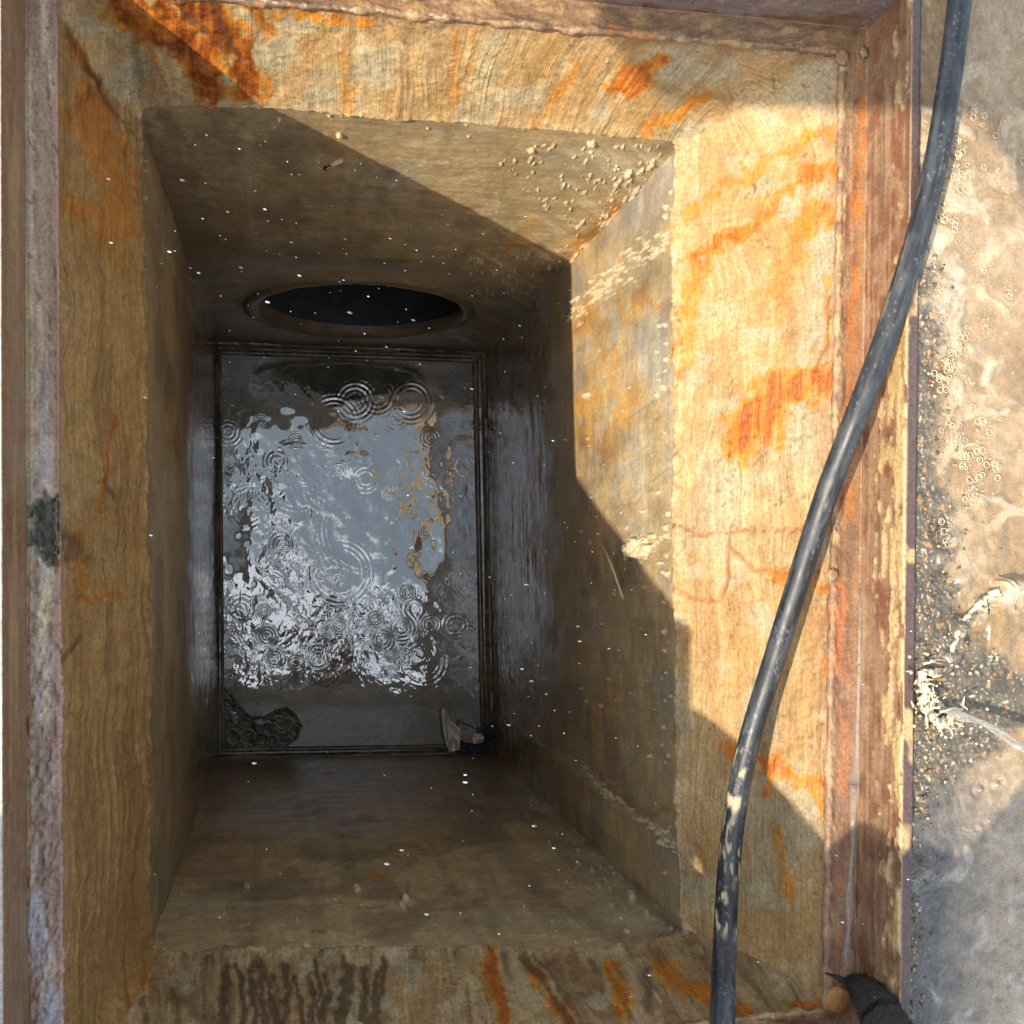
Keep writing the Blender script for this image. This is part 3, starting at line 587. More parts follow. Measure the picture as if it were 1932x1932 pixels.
# ================================================================== GROUND and puddle
t=NT('ground_concrete');o=t.pos();n1=t.noise(o,40,6);n2=t.noise(o,4,5)
t.set(Base_Color=t.mix(n1,(.34,.28,.25),(.50,.43,.40)),Roughness=.75,Normal=t.bump(n1,.4,.004));M_ground=t.m
mb=MB();K=('TL','TR','BR','BL');big_=dict(TL=(-40,40),TR=(40,40),BR=(40,-40),BL=(-40,-40))
mb.add([(*Cc[k],-.012) for k in K]+[(*big_[k],-.012) for k in K],[(i,(i+1)%4,4+(i+1)%4,4+i) for i in range(4)])
tag(mb.build('ground',M_ground,None,False),kind='structure')
SPL=(1748,1322)
def puddle():
    n,m=420,1100
    ys=np.linspace(-.52,.66,m)[None,:];f=(ys-Cc['BR'][1])/(Cc['TR'][1]-Cc['BR'][1]);xl=Cc['BR'][0]+(Cc['TR'][0]-Cc['BR'][0])*f+.0005
    s=np.linspace(0,1,n)[:,None]**1.25;X=xl+(.98-xl)*s;Y=ys+0*X
    P=np.stack([X,Y,0*X-.006],-1);u,v=proj(P)
    big=fbm(u/120,v/120,4,700);iso=fbm(u/30,v/30,5,710);fine=fbm(u/7,v/7,3,720);swirl=fbm(u/60+3*fbm(u/90,v/90,3,731),v/60+3*fbm(u/80,v/80,3,741),4,730)
    e=u-np.interp(v,[0,200,450,700,1000,1250,1350,1500,1932],[1748,1746,1740,1732,1722,1712,1708,1702,1690])
    wdt=np.interp(v,[0,420,520,700,850,1000,1180,1300,1400,1600,1932],[-60,-30,40,55,62,85,110,130,90,62,30])
    wdt2=np.interp(v,[1100,1200,1280,1340,1420,1500],[0,30,110,150,110,0])*sst(1700,1800,u)
    g=sst(18,-40,e-wdt-wdt2+90*(iso-.5)+40*(big-.5))
    foam=np.clip(stroke(u,v,[(1800,180),(1790,330),(1795,450),(1775,560),(1800,700)],75,iso)+stroke(u,v,[(1760,180),(1755,420)],30,iso)*.6,0,1)*sst(.40,.62,swirl)
    foam=np.maximum(foam,sst(.58,.72,swirl)*.55*sst(1250,900,v));foam=np.maximum(foam,stroke(u,v,[(1932,1110),(1870,1125),(1830,1160),(1800,1210),(1770,1270),(1735,1290)],20,iso)*.9)
    foam=np.maximum(foam,stroke(u,v,[(1800,1010),(1830,1080),(1800,1120)],40,iso)*.5)
    foam=np.maximum(foam,sst(.6,.75,swirl)*.25*sst(1400,1500,v))
    mud=C(.33,.235,.14);mud2=C(.265,.18,.10);wht=C(.50,.415,.30);gv=C(.065,.055,.042);gv2=C(.13,.11,.075)
    low=sst(1380,1560,v)
    k=lerp(mud,mud2,sst(.35,.65,big));k=lerp(k,C(.30,.26,.21),low*.6);k=lerp(k,wht,foam*.8)
    br=stroke(u,v,[(1880,1190),(1850,1260),(1932,1270)],40,iso);k=lerp(k,C(.30,.19,.09),br*.7)
    blu=sst(210,40,e+90*(iso-.5))*sst(1330,1480,v);k=lerp(k,C(.06,.062,.07),blu*.9)
    gcol=lerp(gv,gv2,iso);sp=sst(.82,.92,vn(u/3.2,v/3.2,750));gcol=lerp(gcol,C(.45,.40,.30),sp*.75);so=sst(.78,.86,vn(u/8,v/8,760));gcol=lerp(gcol,C(.40,.21,.08),so*.7)
    k=lerp(k,C(.40,.37,.33),low*sst(.60,.75,swirl)*.35);k=lerp(k,C(.12,.11,.11),low*sst(.62,.72,fbm(u/16,v/16,4,770))*.45);k=k*(.80+.40*fbm(u/14+2*swirl,v/18,5,780))[...,None];k=k*(.86+.28*swirl)[...,None];k=lerp(k,gcol,g)
    h=.0052*(swirl-.5)+.0020*(fbm(u/14+2*swirl,v/18,4,781)-.5)+.0016*(iso-.5)+.0006*(fine-.5)*(.4+foam)+.0012*foam
    h+=g*(.004*(fine-.3)+.004*(iso-.5))
    # round humps of boiling mud water
    for (cx,cy,R,a) in ((1800,1012,38,.5),(1815,1095,52,.8),(1805,1180,40,.5),(1850,950,30,.4),(1900,760,36,.3),(1880,1480,16,.6),(1848,1490,18,.7),(1895,1700,20,.4),(1850,1560,14,.4)):
        d=np.hypot(u-cx,v-cy);m_=d<R*1.8;h[m_]+=a*.005*np.cos(d[m_]/R*4.2)*np.exp(-(d[m_]/R)**2)
    # curling lip of muddy water thrown up by the jet
    lip=stroke(u,v,[(1945,1095),(1895,1108),(1850,1135),(1815,1185),(1790,1240),(1765,1275)],16,iso);h+=.012*lip
    h+=.004*stroke(u,v,[(1900,1110),(1880,1180),(1890,1240)],18,iso)
    P[...,2]+=h
    rg=lerp(.10+.35*foam,.40+0*g,g);rg=np.where(low>.5,np.minimum(rg,.12+.5*g),rg)
    tag(grid('puddle',P,M_mud,None,dict(col=np.clip(k,0,1),flow=np.stack([u/1000,v/1000,0*u],-1),rgh=rg)),kind='structure')
puddle()
# foam bubbles
t=NT('foam_bubble');t.set(Base_Color=(.47,.365,.235),Roughness=.12,Specular_IOR_Level=.9);M_foam=t.m
mb=MB();rs=random.Random(21)
cl=[(1800,260,26,42),(1775,300,24,30),(1792,360,34,60),(1783,420,26,60),(1775,560,22,42),(1812,640,16,22),(1790,700,20,46),(1770,720,14,16),(1840,210,14,12),(1890,245,14,10),(1850,500,12,14),(1860,620,10,12),(1850,800,14,18),(1880,880,10,14),(1800,820,16,22),(1820,860,16,22),(1838,920,18,26),(1905,560,10,10),(1880,330,14,10),(1815,330,20,26),(1870,1150,14,10),(1790,1000,14,12),(1830,720,8,8),(1846,850,20,16)]
def bub(a,b,r):
    p=at(a,b,-.0035);ww=np.linspace(0,2*math.pi,13);mb.tube([p+np.array([r*math.cos(x),r*math.sin(x),0]) for x in ww],max(.00035,r*.2),5,False)
    if r>.0016: mb.ball(p+np.array([-.3*r,-.2*r,.0003]),r*.22,5,4)
for (cx,cy,sp,nn) in cl:
    for i in range(nn):
        a,b=rs.gauss(cx,sp*.5),rs.gauss(cy,sp*.95)
        if a<1752: continue
        bub(a,b,rs.choice((.0008,.001,.0012,.0016,.0022,.003)))
for i in range(50): bub(rs.uniform(1760,1930),rs.uniform(150,1000) if i<70 else rs.uniform(1000,1900),rs.choice((.0008,.0011,.0018,.0026)))
tag(mb.build('foam',M_foam),kind='stuff')
# gravel at the puddle edge
t=NT('gravel');o=t.n('ShaderNodeNewGeometry').outputs['Random Per Island'];rp=t.n('ShaderNodeValToRGB');t.l(o,rp.inputs[0])
for i,(p,c) in enumerate(((0,(.05,.045,.04)),(.5,(.12,.10,.07)),(.82,(.24,.14,.06)),(.94,(.42,.37,.28)))):
    e=rp.color_ramp.elements[i] if i<2 else rp.color_ramp.elements.new(p);e.position=p;e.color=(*c,1)
t.set(Base_Color=rp.outputs[0],Roughness=.3);mb=MB()
for i in range(560):
    b=rs.uniform(450,1900);w=np.interp(b,[450,520,850,1180,1300,1420,1900],[15,40,62,110,150,70,40])
    e=np.interp(b,[450,700,1000,1250,1500,1932],[1742,1734,1724,1714,1704,1692]);a=e+8+abs(rs.gauss(0,w*.55))
    r=rs.choice((.0006,.0008,.001,.0014,.002));mb.ball(at(a,b,-.004),(r,r*rs.uniform(.7,1.3),r*.7),6,4,.4)
tag(mb.build('gravel',t.m),kind='stuff')
# ================================================================== HOSE
def smooth(pts,n):
    pts=np.array(pts,float);out=[]
    for i in range(len(pts)-1):
        p0=pts[max(i-1,0)];p1=pts[i];p2=pts[i+1];p3=pts[min(i+2,len(pts)-1)]
        for t in np.linspace(0,1,n,endpoint=False):
            out.append(.5*((2*p1)+(-p0+p2)*t+(2*p0-5*p1+4*p2-p3)*t*t+(-p0+3*p1-3*p2+p3)*t**3))
    out.append(pts[-1]);return np.array(out)
HP=[(1826,-120,.012),(1812,-10,.012),(1800,90,.012),(1784,200,.012),(1765,310,.013),(1738,420,.014),(1703,540,.008),(1661,665,-.002),(1612,795,-.016),(1562,925,-.042),(1510,1085,-.070),(1462,1240,-.092),(1415,1395,-.112),(1389,1520,-.116),(1374,1650,-.098),(1367,1790,-.052),(1364,1890,-.010),(1362,1990,.0135),(1364,2120,.0135),(1380,2350,.004),(1420,2800,.002),(1500,3600,.002)]
def hose():
    ctr=smooth([at(a,b,z) for a,b,z in HP],34);n=len(ctr);K=40;r0=.0111
    d=np.gradient(ctr,axis=0);d/=np.linalg.norm(d,axis=1)[:,None];a=np.cross(d,[0,0,1.]);a/=np.linalg.norm(a,axis=1)[:,None];b=np.cross(a,d)
    w=np.linspace(0,2*math.pi,K,endpoint=False);s=np.cumsum(np.r_[0,np.linalg.norm(np.diff(ctr,axis=0),axis=1)])
    S_,W_=np.meshgrid(s,w,indexing='ij');nz=fbm(S_*60,W_*3,4,800);nz2=fbm(S_*14,W_*1.3,3,810)
    R=r0*(1+.02*(nz2-.5));P=ctr[:,None]+R[...,None]*(np.cos(W_)[...,None]*a[:,None]+np.sin(W_)[...,None]*b[:,None])
    u,v=proj(P)
    k=lerp(C(.009,.011,.015),C(.024,.030,.040),sst(.4,.7,fbm(S_*9,W_*5,4,820)))
    k=lerp(k,C(.060,.066,.075),sst(.42,.7,fbm(S_*40,W_*2.2,4,860))*.65)
    dirt=sst(.62,.74,nz)*sst(.5,.7,fbm(S_*7,W_*.8,3,830))*.25;dirt=np.maximum(dirt,sst(.55,.7,nz)*np.clip(stroke(u,v,[(1395,1420),(1372,1560),(1352,1720)],26)+stroke(u,v,[(1370,1745),(1385,1750)],24)+stroke(u,v,[(1405,1620),(1395,1640)],20),0,1))
    k=lerp(k,C(.46,.38,.24),np.clip(dirt,0,1));k=lerp(k,C(.22,.23,.24),sst(.78,.86,vn(S_*500,W_*9,840))*.4*sst(.5,.6,fbm(S_*20,W_,2,850)))
    t=surf_mat('black_rubber',fine=300,streak=.1,bs=.10,bd=.0003,spec=.55,fc=.2)
    P=P-ctr[0]
    o=grid('hose',P,t,None,dict(col=k,flow=np.stack([W_*.01,S_,0*S_],-1),rgh=.50+.3*dirt+.12*(nz-.5)),closed=False)
    # close the seam
    me=o.data
    import bmesh as bm_;b_=bm_.new();b_.from_mesh(me);b_.verts.ensure_lookup_table()
    for i in range(n-1): b_.faces.new([b_.verts[i*K+K-1],b_.verts[(i+1)*K+K-1],b_.verts[(i+1)*K],b_.verts[i*K]]).smooth=True
    b_.to_mesh(me);b_.free()
    o.location=ctr[0];tag(o,'thick black rubber hose with tan dirt flecks draped over the right frame edge','hose')
hose()
# ================================================================== SPLASH of the jet
splash=empty('water_splash',at(*SPL,-.005));tag(splash,'clear jet of water splashing into the mud beside the frame','splash')
def spart(o): o.parent=splash;o.matrix_parent_inverse=Matrix.Translation(-splash.location);return o
mb=MB();rs=random.Random(4)
jet=smooth([at(1990,1440,.055),at(1932,1408,.035),at(1870,1378,.022),at(1815,1350,.012),at(1765,1328,.002)],12)
for k in range(4):
    w0=rs.uniform(0,6.28);pts=[p+.0032*np.array([math.cos(w0+i*.22),math.sin(w0+i*.22),0]) for i,p in enumerate(jet)];mb.tube(pts,[.0018+.0008*math.sin(i*.5+w0) for i,_ in enumerate(pts)],10)
spart(mb.build('jet',M_clear))
t=NT('splash_foam');o=t.pos();n1=t.noise(o,300,4);t.set(Base_Color=t.mix(n1,(.50,.38,.24),(.75,.66,.52)),Roughness=.2,Specular_IOR_Level=.8,Normal=t.bump(n1,.5,.001));M_sfoam=t.m
mb=MB()
cr=[(1742,1265),(1738,1285),(1745,1305),(1742,1330),(1755,1350),(1778,1366),(1798,1358),(1806,1335)]
c_=smooth([at(a,b,.001) for a,b in cr],7);mb.tube(c_,[.0026+.0028*rs.random() for _ in c_],8,jit=.5)
for i in range(55):
    p=c_[rs.randrange(len(c_))]+np.array([rs.gauss(0,.005),rs.gauss(0,.005),abs(rs.gauss(0,.004))]);q=p+np.array([rs.gauss(0,.005),rs.gauss(0,.006),.004+.005*rs.random()])
    mb.tube([p,(p+q)/2,q],[.0016,.001,.0004],6)
for q in ([(1932,1108),(1880,1122),(1835,1155),(1805,1205),(1785,1255),(1752,1272)],):
    c2=smooth([at(a,b,.002) for a,b in q],10);mb.tube([p+np.array([rs.gauss(0,.0015),rs.gauss(0,.0015),0]) for p in c2],[.0016+.0022*rs.random() for _ in c2],8,jit=.5)
spart(mb.build('foam_crown',M_sfoam))
mb=MB()
for i in range(70):
    a,b=rs.gauss(1775,45),rs.gauss(1320,60)
    if a<1716: continue
    r=rs.choice((.0008,.0012,.0016));mb.ball(at(a,b,.002+.02*rs.random()),r,8,5)
spart(mb.build('spatter',M_sfoam))['kind']='stuff'
# ================================================================== falling drops
t=NT('water_drop');ri=t.n('ShaderNodeNewGeometry').outputs['Random Per Island'];t.set(Base_Color=t.mix(t.math('POWER',ri,2.),(.10,.10,.10),(.62,.64,.66)),Roughness=.05,Specular_IOR_Level=1.,Transmission_Weight=.25,IOR=1.33);mb=MB();rs=random.Random(9)
def drop(u_,v_,px,D,el):
    sc=D/1932/F;r=px*.5*sc;p=at(u_,v_,CH-D);mb.ball(p,(r,r,r*el),6,5,axis=(.92,-.28,.25) if v_<1100 else (.95,-.1,.25))
for i in range(280):
    while True:
        a,b=rs.uniform(290,1250),rs.uniform(200,1780)
        w=1.0 if (400<a<1080 and 300<b<760) else .75 if a>860 and b<1450 else .22
        if rs.random()<w: break
    drop(a,b,rs.choice((1.2,1.4,1.6,1.9,2.3)),rs.uniform(.55,.9),rs.uniform(1.,3.))
for (a,b,px) in ((344,340,8),(455,505,7),(505,570,8),(660,590,9),(780,604,7),(993,1103,8),(1090,1182,6),(1094,1210,7),(1008,1558,9),(758,1604,7),(730,1630,9),(805,1725,8),(878,1462,6),(878,1476,8),(960,1368,7),(480,1440,8),(320,475,7),(430,400,6),(375,515,6),(275,750,8),(285,1010,6),(985,1262,6),(1003,1285,7),(1045,1600,6),(565,520,6),(500,395,6),(390,255,5),(205,338,7),(210,458,7),(1225,1840,6),(1190,1880,6),(1430,1815,6),(1590,1740,7),(1680,1400,6),(1700,1480,6),(1600,1140,5),(1740,1240,6),(1690,1180,5)):
    drop(a,b,px*.55,.62,2.2)
for i in range(60): drop(rs.uniform(1560,1925),rs.uniform(900,1900),rs.choice((2.,2.6,3.4)),.84,1.4)
tag(mb.build('water_spray',t.m),kind='stuff')
# ================================================================== debris
t=NT('clear_plastic');o=t.pos();n1=t.noise(o,90,4);t.set(Base_Color=t.mix(n1,(.40,.32,.20),(.62,.56,.44)),Roughness=.22,Specular_IOR_Level=.9,Normal=t.bump(n1,.7,.004));M_plast=t.m
t=NT('grey_plastic');o=t.pos();n1=t.noise(o,80,4,.6,1.);t.set(Base_Color=t.mix(n1,(.20,.18,.17),(.48,.45,.43)),Roughness=.15,Normal=t.bump(n1,1.,.006));M_gplast=t.m
t=NT('black_rag');o=t.pos();n1=t.noise(o,200,5);t.set(Base_Color=t.mix(n1,(.008,.009,.010),(.045,.05,.055)),Roughness=.45,Normal=t.bump(n1,1.,.006));M_rag=t.m
t=NT('carton');o=t.pos();n1=t.noise(o,60,4);t.set(Base_Color=t.mix(t.mapr(n1,.48,.6,0,1),(.60,.50,.36),(.42,.20,.08)),Roughness=.6);M_carton=t.m
def sheet(name,pts,z,mat,thick,seed,crumple=.006,tilt=0):
    """crumpled scrap: outline where it lies, given thickness and folds"""
    poly=[at(a,b,z) for a,b in pts];c=np.mean(poly,0);rings=7;V=[];n=len(poly)
    dense=[]
    for i in range(n):
        for q in np.linspace(0,1,6,endpoint=False): dense.append(poly[i]*(1-q)+poly[(i+1)%n]*q)
    n=len(dense);rr=random.Random(seed)
    for lay in (1,-1):
        for k in range(1,rings+1):
            f=k/rings
            for i,p in enumerate(dense):
                q=c+(p-c)*f;zz=crumple*(float(fbm(np.array([q[0]*70.+seed]),np.array([q[1]*70.]),3,seed)[0])-.4)*2+tilt*(q[1]-c[1])
                V.append(q+np.array([0,0,zz+lay*thick*.5*(1 if k<rings else 0)]))
    for lay in (1,-1): V.append(c+np.array([0,0,crumple*.3+lay*thick*.5]))
    Fs=[];N=rings*n
    for l in (0,1):
        b=l*N
        for k in range(rings-1):
            for i in range(n):
                f=(b+k*n+i,b+(k+1)*n+i,b+(k+1)*n+(i+1)%n,b+k*n+(i+1)%n);Fs.append(f if l else f[::-1])
        for i in range(n): f=(2*N+l,b+i,b+(i+1)%n);Fs.append(f if l else f[::-1])
    base=np.array([c[0],c[1],z]);mb=MB();mb.add([p-base for p in V],Fs);o=mb.build(name,mat);o.location=base;return o
o=sheet('plastic_scrap',[(834,1338),(841,1336),(850,1358),(866,1372),(868,1414),(848,1420),(838,1396),(832,1350)],WAT+.018,M_plast,.002,3,.014)
tag(o,'torn yellowish clear plastic scrap lying on the water\'s edge in the corner','plastic scrap')
o=sheet('plastic_film',[(866,1362),(898,1376),(896,1398),(880,1402),(866,1394)],WAT+.022,M_gplast,.002,5,.016)
tag(o,'small greyish shiny crumpled film between the yellowish scrap and the black rag','plastic film')
o=sheet('black_rag',[(866,1420),(868,1404),(884,1392),(908,1376),(930,1360),(938,1346),(942,1364),(962,1378),(966,1412),(950,1418),(930,1422),(900,1424)],WAT+.016,M_rag,.006,8,.02)
tag(o,'wet black rag bunched up in the basin corner under the carton scrap','rag')
o=sheet('carton_scrap',[(889,1386),(906,1383),(914,1391),(912,1401),(893,1404)],WAT+.046,M_carton,.002,11,.003)
tag(o,'little beige carton scrap with orange marks lying on the black rag','carton scrap')
# twig stuck to the wall
t=NT('twig');t.set(Base_Color=(.42,.30,.16),Roughness=.7);mb=MB()
mb.tube([aty(614,318,.46),aty(630,309,.458),aty(646,302,.46)],[.003,.0035,.0025],8,jit=.3);tag(mb.build('twig',t.m),'short tan twig stuck to the shaded wall above the pipe','twig')
# pale rod added as a streak of sunlight, left of the shadow edge on the right wall
t=NT('sunstreak');t.set(Base_Color=(.50,.42,.28),Roughness=.6);mb=MB()
mb.tube([atx(1133,1020,.436),atx(1155,1070,.434),atx(1176,1130,.437)],[.0012,.002,.0012],8);tag(mb.build('sunstreak',t.m),'thin pale rod added as a slanting streak of sunlight on the wall','sunstreak')
# scum on the water
def scum():
    t=NT('scum');o=t.pos();n1=t.noise(o,160,5);t.set(Base_Color=t.mix(n1,(.025,.022,.015),(.10,.085,.06)),Roughness=.12,Coat_Weight=.6,Normal=t.bump(n1,.6,.002))
    out=[(418,1290),(432,1300),(448,1325),(470,1348),(498,1350),(520,1340),(540,1332),(560,1346),(570,1368),(562,1395),(545,1412),(500,1418),(450,1420),(416,1422)]
    n=150;gx=np.linspace(412,574,n)[:,None]+np.zeros((1,n));gy=np.linspace(1284,1426,n)[None,:]+np.zeros((n,1))
    P=np.zeros((n,n,3))
    for i in range(n):
        for j in range(n): P[i,j]=at(gx[i,j],gy[i,j],WAT+.002)
    jx=gx+6*(fbm(gx/14,gy/14,3,901)-.5);jy=gy+6*(fbm(gx/14,gy/14,3,905)-.5);ins=np.zeros((n,n),bool)
    for (ax,ay),(bx,by) in zip(out,out[1:]+out[:1]):
        cr=((ay>jy)!=(by>jy))&(jx<(bx-ax)*(jy-ay)/((by-ay) or 1e-9)+ax);ins^=cr
    rs=random.Random(2);h=.002+.003*(fbm(gx/18,gy/18,4,910)-.4);rim=0*gx
    for i in range(70):
        a,b,r=rs.uniform(415,568),rs.uniform(1295,1422),rs.choice((3,4,5,7,10,13));d=np.hypot(gx-a,(gy-b))/r
        q=np.exp(-((d-1)/.16)**2);rim=np.maximum(rim,q);h=np.where(d<1,h*.6,h)
    P[...,2]+=h+.0022*rim
    dd=np.full((n,n),1e9)
    for (ax,ay),(bx,by) in zip(out,out[1:]+out[:1]):
        L=(bx-ax)**2+(by-ay)**2;tt=np.clip(((jx-ax)*(bx-ax)+(jy-ay)*(by-ay))/L,0,1);dd=np.minimum(dd,np.hypot(jx-ax-tt*(bx-ax),jy-ay-tt*(by-ay)))
    P[...,2]+=np.where(ins,.003*np.exp(-((dd-3)/2.5)**2)-.006*sst(1.5,0,dd),-.004)
    keep=ins[:-1,:-1]&ins[1:,1:]&ins[1:,:-1]&ins[:-1,1:]
    col=lerp(C(.045,.038,.024),C(.15,.125,.085),sst(.4,.65,fbm(gx/9,gy/9,4,920)));col=lerp(col,C(.24,.22,.17),rim*.5)
    base=np.array([*P[n//2,n//2,:2],WAT]);o=grid('scum_patch',P-base,M_wall,None,dict(col=col,flow=np.stack([gx/1000,gy/1000,0*gx],-1),rgh=.15+.2*rim),keep=keep);o.location=base
    tag(o,'dark bubbly scum patch floating in the lower left corner of the water','scum')
scum()
# black fabric sock at the lower right corner
def sock():
    t=NT('black_fabric');o=t.pos();n1=t.noise(o,350,5);t.set(Base_Color=t.mix(n1,(.006,.006,.006),(.035,.032,.028)),Roughness=.85,Normal=t.bump(n1,1.,.004))
    path=[(1556,1836,.0006,-.055),(1575,1842,.0018,-.055),(1596,1852,.004,-.052),(1612,1856,.009,-.045),(1628,1866,.013,-.035),(1648,1892,.017,-.015),(1668,1925,.020,.004),(1690,1975,.023,.012),(1725,2060,.026,.018),(1790,2200,.026,.018),(1900,2420,.022,.014),(1980,2560,.010,.006),(2000,2600,.003,-.002)]
    C0=[at(a,b,z) for a,b,_,z in path];cs=smooth(C0,6);rr=np.interp(np.arange(len(cs))/6,np.arange(len(path)),[p[2] for p in path])
    base=cs[-1].copy();mb=MB();mb.tube([p-base for p in cs],list(rr),22,jit=.12);o=mb.build('fabric_sock',t.m);o.location=base
    tag(o,'black fuzzy fabric sock sticking out over the frame in the lower right corner','fabric sock')
    mb=MB();rs=random.Random(6)
    for i in range(1500):
        k=rs.randrange(12,len(cs)-1);w=rs.uniform(0,6.28);d=cs[k+1]-cs[k];d/=np.linalg.norm(d);a=np.cross(d,[0,0,1.]);a/=np.linalg.norm(a);b=np.cross(a,d)
        nrm=math.cos(w)*a+math.sin(w)*b;p=cs[k]+nrm*rr[k]*.97-base;L=rs.uniform(.001,.0038)*min(1,rr[k]/.012);q=p+nrm*L+d*rs.gauss(0,L*.8)+a*rs.gauss(0,L*.4)
        mb.tube([p,(p+q)/2+nrm*.0006,q],[.00035,.0003,.0001],3,False)
    f=mb.build('fuzz',t.m);f.parent=o
sock()
# round rust disc in the corner
t=NT('rusty_disc');o=t.pos();n1=t.noise(o,120,5);t.set(Base_Color=t.mix(n1,(.34,.145,.045),(.50,.25,.09)),Roughness=.6,Normal=t.bump(n1,.6,.003));mb=MB()
c_=at(1581,1887,SEAT+.002);ring=[c_+np.array([.0135*math.cos(w),.0125*math.sin(w),0]) for w in np.linspace(0,2*math.pi,40,endpoint=False)]
mb.add([p-c_ for p in ring]+[(p-c_)*np.array([.9,.9,1])+[0,0,.003] for p in ring]+[p-c_-[0,0,.03] for p in ring],[tuple(range(40,80))]+[(i,(i+1)%40,40+(i+1)%40,40+i) for i in range(40)]+[(80+i,80+(i+1)%40,(i+1)%40,i) for i in range(40)])
o=mb.build('rusty_disc',t.m);o.location=c_;tag(o,'round flat orange brown disc half hidden by the frame under the black fabric','disc')
# ================================================================== the photographer, kneeling beside the frame just outside the picture
def person():
    J=dict(pel=(.08,-.70,.50,.135),spi=(.10,-.66,.66,.125),che=(.12,-.56,.86,.14),upc=(.13,-.53,.97,.115),nec=(.14,-.49,1.06,.055),jaw=(.145,-.445,1.12,.068),hea=(.15,-.44,1.19,.085),cro=(.15,-.46,1.255,.062),nos=(.145,-.355,1.155,.014),
      rsh=(.30,-.55,.99,.062),rel=(.33,-.36,.87,.042),rwr=(.13,-.225,.935,.028),rpa=(.095,-.165,.95,.032),
      lsh=(-.06,-.53,1.05,.062),lel=(-.29,-.33,1.25,.042),lwr=(-.35,-.19,1.19,.028),lpa=(-.36,-.12,1.155,.032),
      lhi=(-.02,-.68,.48,.10),lkn=(-.27,-.56,.50,.078),lan=(-.32,-.72,.11,.045),lto=(-.31,-.57,.045,.04),lhe=(-.32,-.75,.05,.04),
      rhi=(.19,-.68,.46,.10),rkn=(.04,-.545,.52,.08),ran=(.12,-.74,.11,.045),rto=(.11,-.59,.045,.04),rhe=(.12,-.77,.05,.04))
    Eg=[('pel','spi'),('spi','che'),('che','upc'),('upc','nec'),('nec','jaw'),('jaw','hea'),('hea','cro'),('jaw','nos'),('upc','rsh'),('rsh','rel'),('rel','rwr'),('rwr','rpa'),('upc','lsh'),('lsh','lel'),('lel','lwr'),('lwr','lpa'),('pel','lhi'),('lhi','lkn'),('lkn','lan'),('lan','lto'),('lan','lhe'),('pel','rhi'),('rhi','rkn'),('rkn','ran'),('ran','rto'),('ran','rhe')]
    def fingers(pa,dirv,side,up,pre):
        d=np.array(dirv,float);d/=np.linalg.norm(d);s=np.array(side,float);s/=np.linalg.norm(s);u_=np.array(up,float)
        for i,(o_,L) in enumerate(((-.024,.062),(-.008,.072),(.009,.068),(.024,.052))):
            b=np.array(J[pa][:3])+d*.035+s*o_;k=b+d*L*.5+u_*.004;e=b+d*L*.8-u_*.022
            J[pre+f'b{i}']=(*b,.010);J[pre+f'k{i}']=(*k,.0085);J[pre+f'e{i}']=(*e,.007);Eg.extend([(pa,pre+f'b{i}'),(pre+f'b{i}',pre+f'k{i}'),(pre+f'k{i}',pre+f'e{i}')])
        b=np.array(J[pa][:3])+s*-.034+d*.002;e=b+d*.032-s*.02-u_*.012
        J[pre+'t0']=(*b,.011);J[pre+'t1']=(*e,.008);Eg.extend([(pa,pre+'t0'),(pre+'t0',pre+'t1')])
    fingers('rpa',(-.45,.85,.1),(.8,.45,0),(.1,-.1,1),'r');fingers('lpa',(-.4,.85,0),(-.85,-.4,0),(0,0,1),'l')
    base=np.array([.0,-.9,0]);names=list(J);me=bpy.data.meshes.new('person')
    me.from_pydata([tuple(np.array(J[k][:3])-base) for k in names],[(names.index(a),names.index(b)) for a,b in Eg],[]);me.update()
    o=bpy.data.objects.new('person',me);COL.objects.link(o)
    md=o.modifiers.new('skin','SKIN')
    for i,k in enumerate(names):
        sv=me.skin_vertices[0].data[i];sv.radius=(J[k][3],J[k][3]);sv.use_root=(k=='pel')
    sb=o.modifiers.new('sub','SUBSURF');sb.levels=2;sb.render_levels=2
    dg=bpy.context.evaluated_depsgraph_get();m2=bpy.data.meshes.new_from_object(o.evaluated_get(dg));o.modifiers.clear();o.data=m2
    cols=[('skin_tone',(.42,.25,.17),.5),('jacket_cloth',(.035,.04,.045),.8),('dark_trousers',(.04,.045,.06),.85),('rubber_boots',(.03,.03,.03),.5)]
    for nme,c,r in cols:
        t=NT(nme);q=t.pos();n1=t.noise(q,60,5);t.set(Base_Color=t.mix(t.mapr(n1,.3,.7,0,1),tuple(x*.8 for x in c),tuple(min(1,x*1.15) for x in c)),Roughness=r,Normal=t.bump(t.noise(q,12,4),.6,.02));m2.materials.append(t.m)
    part={}
    for k in names: part[k]=2 if k in('pel','lhi','lkn','rhi','rkn') else 3 if k in('lan','lto','lhe','ran','rto','rhe') else 1 if k in('spi','che','upc','rsh','rel','lsh','lel') else 0
    JP=np.array([np.array(J[k][:3])-base for k in names]);JR=np.array([J[k][3] for k in names]);pi=np.array([part[k] for k in names])
    # densify the skeleton for the nearest-bone test
    pts=[];ids=[]
    for a,b in Eg:
        for t_ in np.linspace(0,1,12): pts.append(JP[names.index(a)]*(1-t_)+JP[names.index(b)]*t_);ids.append(pi[names.index(a)] if t_<.8 else pi[names.index(b)])
    pts=np.array(pts);ids=np.array(ids)
    for p in m2.polygons:
        c=np.array(p.center);p.material_index=int(ids[np.argmin(((pts-c)**2).sum(1))]);p.use_smooth=True
    o.location=base
    tag(o,'person in a dark jacket squatting beside the frame, holding a phone over the opening','person')
    t=NT('cap_cloth');t.set(Base_Color=(.05,.06,.09),Roughness=.9);mb=MB();c=np.array(J['hea'][:3])-base
